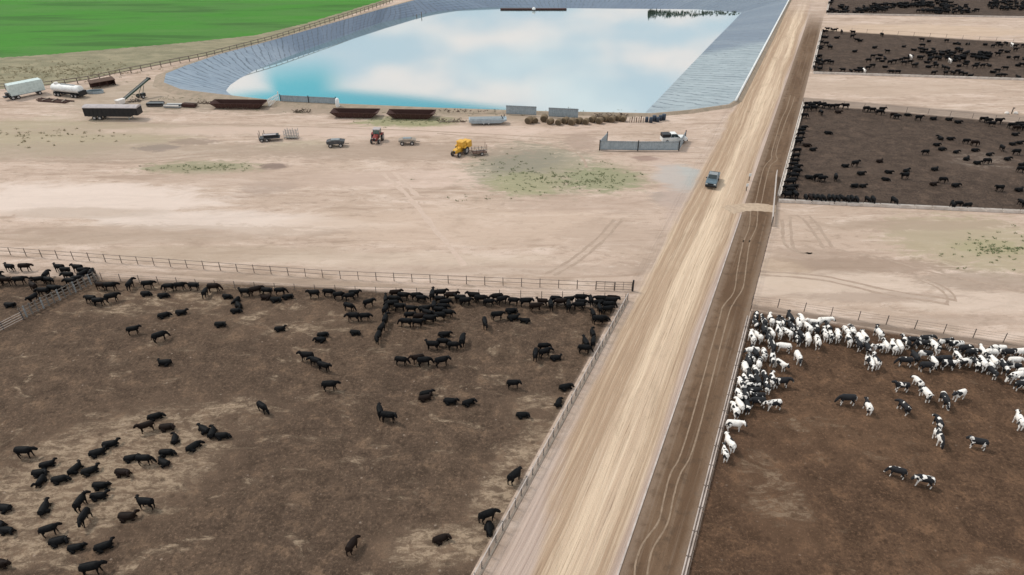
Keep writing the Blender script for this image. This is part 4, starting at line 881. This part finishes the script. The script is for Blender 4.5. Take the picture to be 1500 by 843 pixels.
def cow_mesh(name, mat, pose='stand', neck='up', turn=0.0, stride=0.0, slim=1.0, dec=.22):
    m = MB(); dz = -.58 if pose == 'lie' else 0.0; wd = 1.12 if pose == 'lie' else slim
    body = [(-.97, 1.10, .17, .20), (-.93, 1.08, .26, .29), (-.65, 1.05, .31, .325), (-.2, 1.01, .355, .35), (.2, 1.0, .345, .355), (.5, 1.03, .285, .35), (.68, 1.06, .18, .27), (.76, 1.08, .09, .16)]
    m.tube([(x, 0, z+dz) for x, z, a, c in body], [(a*wd, c*1.05) for x, z, a, c in body], 14)
    base = Vector((.5, 0, 1.12+dz)); cs, sn = math.cos(turn), math.sin(turn)
    if neck == 'down': chain = [(.5, 1.10, .17, .25), (.80, 1.00, .155, .22), (.98, .78, .13, .165), (1.05, .64, .135, .15), (1.14, .44, .115, .115), (1.20, .26, .095, .085)]
    elif neck == 'low': chain = [(.5, 1.12, .17, .25), (.73, 1.10, .165, .22), (.87, 1.06, .14, .18), (.95, 1.04, .165, .185), (1.14, .86, .14, .14), (1.23, .77, .12, .11)]
    else: chain = [(.48, 1.12, .17, .26), (.70, 1.21, .17, .235), (.83, 1.28, .15, .195), (.91, 1.31, .17, .19), (1.12, 1.16, .14, .145), (1.23, 1.06, .12, .11)]
    def rot(x, y, z):
        k = min(1, max(0, (x-.5)/.45)); th = turn*k; dx = x-.5; return Vector((.5+dx*math.cos(th)-y*math.sin(th), dx*math.sin(th)+y*math.cos(th), z+dz))
    m.tube([rot(x, 0, z) for x, z, a, c in chain], [(a, c) for x, z, a, c in chain], 10)
    ex, ez = chain[3][0]-.06, chain[3][1]+.07
    for s in (-1, 1): m.tube([rot(ex, s*.08, ez), rot(ex-.03, s*.19, ez+.02), rot(ex-.03, s*.29, ez-.02)], [(.035, .045), (.045, .065), (.025, .03)], 6)
    if pose == 'lie':
        for s in (-1, 1):
            m.tube([(.45, s*.2, .34), (.72, s*.24, .14), (.82, s*.25, .08)], [.13, .075, .06], 7); m.tube([(.82, s*.25, .08), (.55, s*.29, .07), (.42, s*.30, .06)], [.06, .05, .05], 7)
            m.tube([(-.62, s*.24, .38), (-.35, s*.40, .22), (-.12, s*.46, .12)], [.22, .16, .08], 8); m.tube([(-.12, s*.46, .12), (-.40, s*.50, .08), (-.6, s*.50, .06)], [.08, .055, .05], 7)
    else:
        for s in (-1, 1):
            k = s*stride
            m.tube([(.46, s*.16, .85), (.46+k*.3, s*.165, .60), (.46+k*.7, s*.165, .40), (.47+k, s*.165, .10), (.50+k, s*.165, .0)], [.14, .10, .072, .058, .07], 8)
            m.tube([(-.66, s*.15, 1.0), (-.60-k*.3, s*.18, .70), (-.79-k*.7, s*.17, .46), (-.75-k, s*.165, .10), (-.71-k, s*.165, .0)], [.21, .15, .078, .058, .07], 8)
    zt = 1.22+dz; m.tube([(-.93, 0, zt), (-1.02, .02, zt-.08), (-1.06, .03, max(.1, zt-.40)), (-1.05, .04, max(.08, zt-.72))], [.04, .034, .034, .05], 6)
    o = m.build(name, mat); md = o.modifiers.new('r', 'REMESH'); md.mode = 'VOXEL'; md.voxel_size = .033
    s_ = o.modifiers.new('s', 'SMOOTH'); s_.factor = .5; s_.iterations = 3; d = o.modifiers.new('d', 'DECIMATE'); d.ratio = dec
    me = bpy.data.meshes.new_from_object(o.evaluated_get(bpy.context.evaluated_depsgraph_get())); me.name = name
    me.polygons.foreach_set('use_smooth', [True]*len(me.polygons)); bpy.data.objects.remove(o)
    if not me.materials: me.materials.append(mat)
    return me
CB, CS = coat_black(), coat_spotted()
BS = [cow_mesh('black_steer', CB, 'stand', n, tu, st) for n, tu, st in (('up', 0, .04), ('low', .3, .10), ('down', 0, .06), ('up', -.7, .02), ('low', -.2, .14))]
BL = [cow_mesh('black_steer', CB, 'lie', n, tu) for n, tu in (('up', 0), ('up', .8), ('low', -.4), ('up', -.9))]
BF = [cow_mesh('cattle_herd', CB, 'stand', 'low', .2, .05, 1, .035), cow_mesh('cattle_herd', CB, 'lie', 'up', .3, 0, 1, .03), cow_mesh('cattle_herd', CB, 'stand', 'up', -.2, .05, 1, .035)]
SS = [cow_mesh('spotted_cow', CS, 'stand', n, tu, st, .92) for n, tu, st in (('up', 0, .04), ('low', .3, .09), ('down', 0, .06), ('up', -.6, .02), ('low', -.3, .12))]

cows = []   # kind, px, py, heading, pose, tone, where
def add(kind, ox, oy, s, where, items):
    for it in items:
        x, y, hd = it[:3]; pose = it[3] if len(it) > 3 else 'S'
        cows.append([kind, ox+x/s, oy+y/s, hd, pose, where])
CORNER = 'in the corner huddle behind slatted fence'
add('b', 0, 375, 9.37, CORNER, [(150,215,175),(370,212,8),(0,330,90),(20,400,80),(110,400,0),(290,395,5),(650,330,100),(560,380,200),(690,390,-10),(480,480,150),(620,545,170),(760,525,5),(470,640,255),(830,222,172),(950,245,5),(1060,240,172),(1170,265,5),(1260,300,95),(950,330,182),(1090,360,20),(990,415,172),(1190,330,60),(850,470,0,'L'),(150,700,0,'L')])
ROWL = 'in the left back fence row'
add('b', 0, 370, 3.995, ROWL, [(600,220,172),(652,222,5),(770,212,85),(875,212,4),(990,226,182),(1060,220,3),(1145,222,5),(1257,232,0),(1210,256,92),(860,252,0,'L'),(960,262,5,'L'),(540,302,172),(585,308,4),(665,288,20)])
MIDL = 'in the open upper left pen area'
add('b', 0, 370, 3.995, MIDL, [(965,378,20,'L'),(1065,362,2,'L'),(790,478,30),(945,518,30),(965,658,180,'L'),(1295,432,4,'L'),(1335,268,0,'L'),(1385,292,262,'L'),(1400,322,300,'L'),(1385,352,0,'L')])
add('b', 320, 400, 9.37, ROWL, [(370,320,180),(540,305,20),(680,305,3),(860,305,2),(650,362,180,'L'),(800,392,2,'L'),(960,352,10,'L')])
ROWM = 'in the middle back fence row'
add('b', 375, 370, 3.995, ROWM, [(340,266,182),(430,258,2),(492,278,20),(580,266,3),(545,276,192),(665,318,30),(550,342,-20),(575,402,178),(638,400,2)])
CEN = 'in the middle of the left pen'
add('b', 375, 370, 3.995, CEN, [(145,458,3,'L'),(395,492,10,'L'),(375,522,182,'L'),(585,480,0,'L'),(760,418,80),(740,468,80),(715,525,262),(300,638,168),(350,664,158),(405,695,-30),(440,808,0),(862,658,-10),(940,652,200),(990,662,2),(1092,664,20),(1105,492,0,'L'),(1040,564,180),(1095,560,2),(1165,562,3),(1200,545,92),(1340,442,270),(1415,394,20),(1000,838,10,'L')])
KNOT = 'in the dense mid back fence knot'
add('b', 550, 410, 9.37, KNOT, [(150,330,100),(150,465,80),(230,405,180),(300,265,2),(420,275,3),(540,285,1),(640,295,2),(345,430,3),(270,335,1),(790,265,90),(900,245,2),(900,325,3),(970,370,20),(440,645,180),(560,645,3),(500,565,2),(620,565,20),(540,475,1),(660,485,2),(760,565,2),(845,562,180),(900,505,2),(980,505,3),(800,425,100),(930,435,1),(720,505,150)])
ROWR = 'in the tight row right of knot'
add('b', 550, 410, 9.37, ROWR, [(1060,312,2),(1150,315,182),(1250,322,1),(1350,322,178),(1450,327,2),(1560,330,1),(1660,328,181),(1740,322,20)])
RC = 'in the right end back fence row'
add('b', 740, 420, 7.5, RC, [(100,205,2),(230,215,10),(340,272,2),(420,215,170),(490,245,88),(590,192,2),(600,220,182),(720,202,1),(700,232,80),(850,232,2),(775,250,180),(850,185,3),(960,205,90),(1040,235,2),(1010,202,182),(1090,262,90),(1140,232,4),(1210,262,2),(1170,302,20),(1215,192,3),(1130,382,0,'L'),(960,345,90),(1030,412,2),(70,288,3,'L'),(95,368,2,'L'),(210,388,182,'L')])
RF = 'near the pipe fence by the road'
add('b', 740, 420, 7.5, RF, [(960,575,90),(990,655,80),(880,685,100),(925,735,2)])
add('b', 740, 420, 7.5, CEN, [(350,802,262),(420,770,20),(430,708,2),(560,803,-5,'L')])
add('b', 375, 560, 2.978, CEN, [(35,132,-40),(545,148,100),(582,172,-12),(740,77,10,'L'),(850,92,3,'L'),(930,97,30,'L'),(1125,27,12)])
add('b', 375, 560, 2.978, RF, [(1165,152,2,'L'),(1320,97,80,'L'),(1360,32,20,'L'),(1130,432,50),(1020,622,20),(1050,648,270,'L')])
LOW = 'at the bottom of the left pen'
add('b', 375, 560, 2.978, LOW, [(810,692,20,'L'),(425,732,70)])
STRAW = 'on the pale straw at lower left'
add('b', 0, 580, 3.205, STRAW, [(130,288,2),(735,107,20,'L'),(690,168,205),(790,157,10,'L'),(825,212,100,'L'),(960,167,150,'L'),(1005,182,100,'L'),(1045,197,2,'L'),(915,247,60,'L'),(525,237,20,'L'),(465,277,20,'L'),(622,302,20,'L'),(690,322,-5),(790,277,5,'L'),(770,322,150,'L'),(230,332,20,'L'),(195,372,5,'L'),(195,412,270,'L'),(290,402,20,'L'),(360,352,60,'L'),(430,362,20,'L'),(585,372,2,'L'),(480,432,3,'L'),(470,482,10,'L'),(215,537,90,'L'),(392,522,90),(405,598,268),(605,577,2,'L'),(690,528,172),(20,537,172,'L'),(42,642,3,'L'),(-4,615,2,'L'),(245,652,20),(285,692,10,'L'),(365,722,20,'L'),(495,717,30,'L'),(8,800,2,'L'),(445,835,20)])
# the nearest far pen
P3T = 'at the nearest far pen back edge'
add('b', 1130, 140, 4.958, P3T, [(250,82,2),(245,112,3),(285,112,182),(320,84,2),(360,93,1),(400,98,182),(440,99,2),(475,98,1),(525,99,182),(288,94,2),(225,165,3),(690,122,2),(722,124,181),(782,143,2),(802,120,1),(890,168,-10)])
P3L = 'in the nearest far pen lane crowd'
add('b', 1130, 140, 4.958, P3L, [(200,274,2),(232,258,30),(207,303,182),(180,357,2),(196,344,1)] + [(158,422,180),(150,462,181),(165,500,178),(150,525,182),(128,562,180),(180,582,0),(120,602,181),(152,604,180),(108,652,182),(142,650,178),(155,690,180),(98,702,181),(76,742,180),(120,742,182),(160,746,90),(130,715,178),(185,545,0)])
P3M = 'in the nearest far pen left middle'
add('b', 1130, 140, 4.958, P3M, [(355,142,90),(485,130,2,'L'),(410,282,-20,'L'),(255,372,3,'L'),(300,402,2,'L'),(535,522,-10,'L'),(605,518,20),(785,487,2,'L'),(650,577,1,'L'),(275,607,-20,'L'),(365,627,2),(330,620,182),(460,617,80),(655,667,2,'L'),(605,667,182,'L'),(850,567,-15,'L')])
P3B = 'at the nearest far pen near bunk'
add('b', 1130, 140, 4.958, P3B, [(245+i*33, 769+i*1.6, 270+((i*37) % 30)-15) for i in range(12)] + [(700,786,275),(725,788,262),(885,797,268)])
P3R = 'in the nearest far pen right half'
add('b', 1310, 150, 5.268, P3T, [(10,128,2),(100,107,-10,'L'),(185,143,2),(300,137,3,'L'),(420,142,-10,'L'),(490,163,2,'L'),(680,153,2),(722,165,1),(742,188,182),(800,168,2),(900,204,3),(935,219,2),(975,205,1),(1000,219,182),(950,192,2)])
add('b', 1310, 150, 5.268, P3R, [(-70,605,-20,'L'),(930,258,2,'L'),(350,287,90,'L'),(430,292,2,'L'),(325,337,3,'L'),(365,372,10,'L'),(475,392,20,'L'),(550,323,2),(615,338,1),(620,380,2,'L'),(555,447,20,'L'),(640,478,2,'L'),(705,478,1),(730,412,10,'L'),(825,378,270),(870,447,20,'L'),(930,408,180),(910,332,2,'L'),(965,322,10,'L'),(980,492,10,'L'),(970,542,2),(230,408,180),(310,527,2,'L'),(70,593,180),(92,538,20,'L'),(370,623,2),(300,642,1,'L'),(470,652,2,'L'),(800,688,182),(960,687,3,'L')])
add('b', 1310, 150, 5.268, P3B, [(440,817,88),(500,817,4),(540,818,182),(968,800,90)])
n_named = len(cows)
P2 = 'far'
add('f', 1180, 0, 7.025, P2, [(185,330),(200,345),(225,320),(260,325),(300,330),(180,390),(205,395),(160,440),(205,470),(255,490),(245,510),(140,490),(150,510),(120,590),(140,600),(110,640),(130,650),(165,660),(225,660),(250,660),(90,670),(90,720),(120,730),(150,715),(145,690),(365,350),(320,400),(480,355),(480,395),(520,435),(560,430),(505,540),(780,378),(710,500),(1010,490),(1110,525),(835,550),(690,600),(765,580),(745,635),(790,640),(815,610),(640,645),(560,715),(640,720),(680,700),(815,700),(865,665),(910,655),(980,640),(1030,630),(1005,670),(1075,660),(1110,695),(250,745),(375,745),(460,755),(520,755),(560,755),(870,765),(940,765),(1080,590)] and [(x, y, random.choice((0, 180, 10, 170, 90)), random.choice('SSL')) for x, y in [(185,330),(200,345),(225,320),(260,325),(300,330),(180,390),(205,395),(160,440),(205,470),(255,490),(245,510),(140,490),(150,510),(120,590),(140,600),(110,640),(130,650),(165,660),(225,660),(250,660),(90,670),(90,720),(120,730),(150,715),(145,690),(365,350),(320,400),(480,355),(480,395),(520,435),(560,430),(505,540),(780,378),(710,500),(1010,490),(1110,525),(835,550),(690,600),(765,580),(745,635),(790,640),(815,610),(640,645),(560,715),(640,720),(680,700),(815,700),(865,665),(910,655),(980,640),(1030,630),(1005,670),(1075,660),(1110,695),(250,745),(375,745),(460,755),(520,755),(560,755),(870,765),(940,765),(1080,590)]])
S2 = [(65,430),(70,490),(140,435),(320,440),(410,460),(450,462),(540,465),(720,470),(800,495),(850,470),(870,490),(930,468),(1000,470),(1030,495),(1110,490),(50,615),(10,690),(150,700),(200,700),(330,730),(290,720),(450,690),(510,690),(530,650),(610,710),(690,700),(640,670),(760,685),(845,580),(880,550),(950,545),(1035,530),(960,600),(1035,620),(1120,620),(1060,685),(1095,692),(920,725),(840,748),(800,755),(430,760),(465,775),(310,775),(380,776),(190,775),(520,790),(560,790),(850,800),(900,800),(1060,805)]
rn = random.Random(21)
for cx, cy, rx, ry, n in ((400, 580, 150, 60, 34), (680, 590, 105, 48, 20), (160, 610, 110, 55, 15), (120, 530, 70, 25, 6)):
    S2 += [(cx+rx*math.sqrt(rn.random())*math.cos(a), cy+ry*math.sqrt(rn.random())*math.sin(a)) for a in [rn.uniform(0, 6.28) for _ in range(n)]]
add('f', 1340, 0, 7.025, P2, [(x, y, rn.choice((0, 180, 10, 170, 90, 200)), rn.choice('SSL')) for x, y in S2])
S1 = []
for cx, cy, rx, ry, n in ((260, 60, 40, 80, 14), (380, 90, 60, 30, 10), (700, 105, 170, 28, 34), (900, 78, 220, 26, 44), (1280, 55, 230, 30, 60), (1480, 95, 200, 25, 18), (1500, 130, 300, 15, 34), (1300, 125, 160, 20, 14), (2050, 60, 190, 55, 60), (480, 140, 240, 4, 14), (1900, 160, 300, 3, 22)):
    S1 += [(cx+rx*rn.uniform(-1, 1), cy+ry*rn.uniform(-1, 1)) for _ in range(n)]
add('f', 1180, 0, 7.025, P2, [(x, y, rn.choice((0, 180, 10, 170, 90, 200)), rn.choice('SSL')) for x, y in S1 if y < 150])

def addS(ox, oy, s, where, items):
    tv = {'w': .22, 'm': .55, 'b': .92}
    for x, y, hd, tn in items: cows.append(['s', ox+x/s, oy+y/s, hd, 'S', where, tv[tn], tn])
H1 = 'in the crowd left of the lone white cow'
addS(1030, 440, 6.246, 'in the right pen crowded left corner', [(425,240,90,'b'),(470,200,80,'b'),(605,228,90,'w'),(680,255,90,'m'),(740,255,88,'m'),(800,210,95,'b'),(375,375,90,'w'),(480,375,110,'w'),(545,300,90,'b'),(590,345,90,'w'),(680,335,92,'w'),(765,345,118,'w'),(520,255,90,'b'),(600,400,85,'b'),(410,505,182,'w'),(545,535,88,'w'),(500,625,70,'w'),(700,475,168,'w'),(640,465,268,'b'),(340,560,92,'b'),(310,505,90,'b'),(635,595,250,'w'),(690,635,300,'m')])
addS(1030, 440, 6.246, 'in the right pen back lane crowd', [(850,255,88,'w'),(895,235,92,'w'),(940,285,112,'w'),(1010,255,178,'w'),(1080,255,3,'w'),(1150,355,90,'w'),(1215,365,85,'w'),(1295,325,95,'w'),(1330,405,92,'w'),(1365,335,88,'w'),(1390,445,100,'b'),(1440,395,90,'w'),(1480,455,85,'b'),(830,395,90,'b'),(880,365,95,'b'),(935,395,85,'w'),(1030,425,78,'w'),(1090,355,90,'m'),(760,285,90,'b'),(1020,305,92,'b'),(1120,295,88,'b')])
addS(1030, 440, 6.246, 'alone in front of the crowd', [(860,575,268,'w')])
addS(1030, 440, 6.246, 'in the crowd by the feed bunk', [(420,685,98,'m'),(310,665,90,'w'),(370,625,90,'b'),(470,785,92,'b'),(565,745,90,'b'),(620,775,88,'m'),(690,795,5,'b'),(270,805,92,'w'),(330,795,88,'m'),(550,835,90,'m'),(405,835,3,'b')])
addS(1040, 530, 5.62, 'in the crowd by the feed bunk', [(155,372,90,'w'),(210,312,92,'m'),(200,425,88,'w'),(270,302,90,'b'),(340,265,2,'b'),(330,335,182,'b'),(285,385,90,'b'),(360,352,178,'b'),(270,155,92,'b')])
addS(1260, 440, 6.246, 'in the right half back row', [(10,405,90,'w'),(130,475,180,'w'),(150,345,92,'m'),(215,455,88,'w'),(75,622,262,'m'),(120,605,90,'w'),(270,475,92,'w'),(340,465,88,'w'),(400,425,90,'m'),(390,602,180,'b'),(480,415,2,'b'),(540,440,182,'b'),(480,562,90,'b'),(580,405,2,'m'),(570,545,180,'m'),(600,652,4,'b'),(660,475,90,'w'),(650,605,88,'w'),(740,595,182,'b'),(800,635,3,'b'),(770,445,2,'m'),(850,465,182,'m'),(870,565,92,'m'),(930,612,198,'w'),(930,475,3,'b'),(1040,622,90,'b'),(1020,525,2,'b'),(1090,515,88,'w'),(1090,622,92,'m'),(1170,645,90,'w'),(1200,525,2,'w'),(1240,505,182,'w'),(1210,695,278,'b'),(1290,662,270,'m'),(1150,602,88,'w'),(1400,602,2,'w'),(1340,525,182,'b'),(1440,525,3,'w'),(1380,655,180,'b'),(1420,765,200,'w'),(1475,805,90,'w'),(1490,705,2,'w')])
OPEN = 'in the open right pen'
addS(1260, 440, 6.246, OPEN, [(360,835,178,'b'),(510,795,100,'w')])
addS(1000, 560, 2.978, OPEN, [(1055,78,282,'m'),(1195,78,202,'w'),(1135,102,258,'b'),(708,98,182,'b'),(800,128,90,'m'),(955,128,100,'b'),(1455,192,80,'w'),(1105,198,88,'b'),(1108,266,268,'m'),(1275,288,165,'b'),(925,412,160,'b'),(1040,452,165,'m'),(1462,28,3,'b')])
addS(1000, 560, 2.978, 'at the near end of bunk row', [(385,118,180,'w'),(215,208,3,'w'),(188,287,108,'w'),(150,322,88,'w')])

# push overlapping animals apart
def relax():
    n = len(cows); P = np.array([[at(c[1], c[2]).x, at(c[1], c[2]).y] for c in cows]); A = np.radians([c[3] for c in cows]); O = P.copy()
    D = np.stack([np.cos(A), np.sin(A)], 1)
    for it in range(70):
        mv = np.zeros_like(P)
        for sa in (-.5, .08, .62):
            for sb in (-.5, .08, .62):
                a = P+D*sa; b = P+D*sb; d = a[:, None]-b[None]; l = np.sqrt((d**2).sum(2))+1e-6; np.fill_diagonal(l, 9)
                k = np.clip(.74-l, 0, None)*.16; mv += (d/l[..., None]*k[..., None]).sum(1)
        P += np.clip(mv, -.15, .15)
        # stay in the pen: right of the bunk line for the spotted herd, left of the pipe fence for the black one
        for i, c in enumerate(cows):
            q = Vector((P[i, 0], P[i, 1], 0)); u, v = uv_of(q); ex = abs(D[i] @ np.array([RNOR.x, RNOR.y]))*.75+.35
            if c[0] == 's' and u < UR+.5+ex: P[i] += np.array([RNOR.x, RNOR.y])*(UR+.5+ex-u)
            if c[0] == 'b' and u < 6 and u > -.4-ex: P[i] -= np.array([RNOR.x, RNOR.y])*(u+.4+ex)
            if c[0] in 'bf' and u > UR-2 and u < UR+.4+ex: P[i] += np.array([RNOR.x, RNOR.y])*(UR+.4+ex-u)
    return P
POS = relax()
rnd = random.Random(99)
FACE = lambda h: ['facing right', 'facing away', 'facing left', 'facing camera'][int(((h % 360)+45)//90) % 4]
lab = {}
for i, c in enumerate(cows):
    if c[0] == 'f': continue
    look = FACE(c[3]) + (', lying' if c[4] == 'L' else '')
    ton = '' if c[0] == 'b' else {'w': 'mostly white', 'm': 'patched', 'b': 'mostly black'}[c[7]]
    lab.setdefault((c[0], c[5], look, ton), []).append(i)
NUM = ['first', 'second', 'third', 'fourth', 'fifth', 'sixth', 'seventh', 'eighth', 'ninth', 'tenth', 'eleventh', 'twelfth', 'thirteenth', 'fourteenth', 'fifteenth', 'sixteenth', 'seventeenth', 'eighteenth', 'nineteenth', 'twentieth', 'next beyond twentieth', 'third from right', 'second from right']
TXT = {}
for (kd, where, look, ton), ids in lab.items():
    ids.sort(key=lambda i: px_of((POS[i, 0], POS[i, 1], 0))[0])
    for k, i in enumerate(ids):
        lie = look.endswith('lying'); face = look.split(',')[0]
        noun = 'black steer' if kd == 'b' else ton+' cow'
        o_ = '' if len(ids) == 1 else ('leftmost ' if k == 0 else ('rightmost ' if k == len(ids)-1 else NUM[k]+' from left '))
        s = o_+noun+(' lying' if lie else ' standing')+', '+face+', '+where
        TXT[i] = s
GRP = {'b': 'black cattle in the pens', 's': 'black and white cows in the right pen'}
for i, c in enumerate(cows):
    if c[0] == 'f': continue
    if c[0] == 'b': me = rnd.choice(BL) if c[4] == 'L' else rnd.choice(BS)
    else: me = rnd.choice(SS)
    o = bpy.data.objects.new('black_steer' if c[0] == 'b' else 'spotted_cow', me); COL.objects.link(o)
    s = rnd.uniform(.90, 1.07)*(1.02 if c[0] == 's' else (.88 if c[4] == 'L' else .97)); o.scale = (s*.96, s*rnd.uniform(1.02, 1.15), s*1.02)
    o.location = (POS[i, 0], POS[i, 1], .012); o.rotation_euler = (0, 0, math.radians(c[3]+rnd.uniform(-9, 9)))
    if c[0] == 's': o.color = (min(1, max(0, c[6]+rnd.uniform(-.12, .12))), rnd.random(), 0, 1)
    tag(o, TXT[i], 'steer' if c[0] == 'b' else 'cow', GRP[c[0]])
# the far herd, too many and too small to be told apart
vs = []; fs = []
base = [(np.array([v.co[:] for v in me.vertices]), [tuple(p.vertices) for p in me.polygons]) for me in BF]
k0 = 0
for i, c in enumerate(cows):
    if c[0] != 'f': continue
    V_, F_ = base[1] if c[4] == 'L' else base[rnd.choice((0, 2))]; a = math.radians(c[3]+rnd.uniform(-12, 12)); s = rnd.uniform(.82, .95)
    R = np.array([[math.cos(a), -math.sin(a), 0], [math.sin(a), math.cos(a), 0], [0, 0, 1]])
    q = (V_*s) @ R.T + np.array([POS[i, 0], POS[i, 1], .012]); vs += [tuple(v) for v in q]; fs += [tuple(j+k0 for j in f) for f in F_]; k0 += len(V_)
tag(mesh_obj('cattle_herd', vs, fs, CB, None, True), 'distant herd of tiny black cattle filling the two farthest pens', 'herd', None, 'stuff')
# a few white animals among the distant herd
for x, y, l in ((1180+1077/7.025, 610/7.025, 'white animal left of the dense dark huddle in the middle far pen'), (1340+355/7.025, 650/7.025, 'white animal below the dense dark huddle in the middle far pen'), (1180+597/7.025, 755/7.025, 'white animal at the near bunk of the middle far pen'), (1340+995/7.025, 487/7.025, 'white animal among the back row of the middle far pen')):
    o = bpy.data.objects.new('white_cow', SS[0]); COL.objects.link(o); o.location = (*at(x, y).xy, .012); o.scale = (.9, .9, .9); o.rotation_euler = (0, 0, PI/2); o.color = (0, .3, 0, 1); tag(o, l, 'cow', 'white animals among the far herd')
print('cattle', n_named, len(cows))
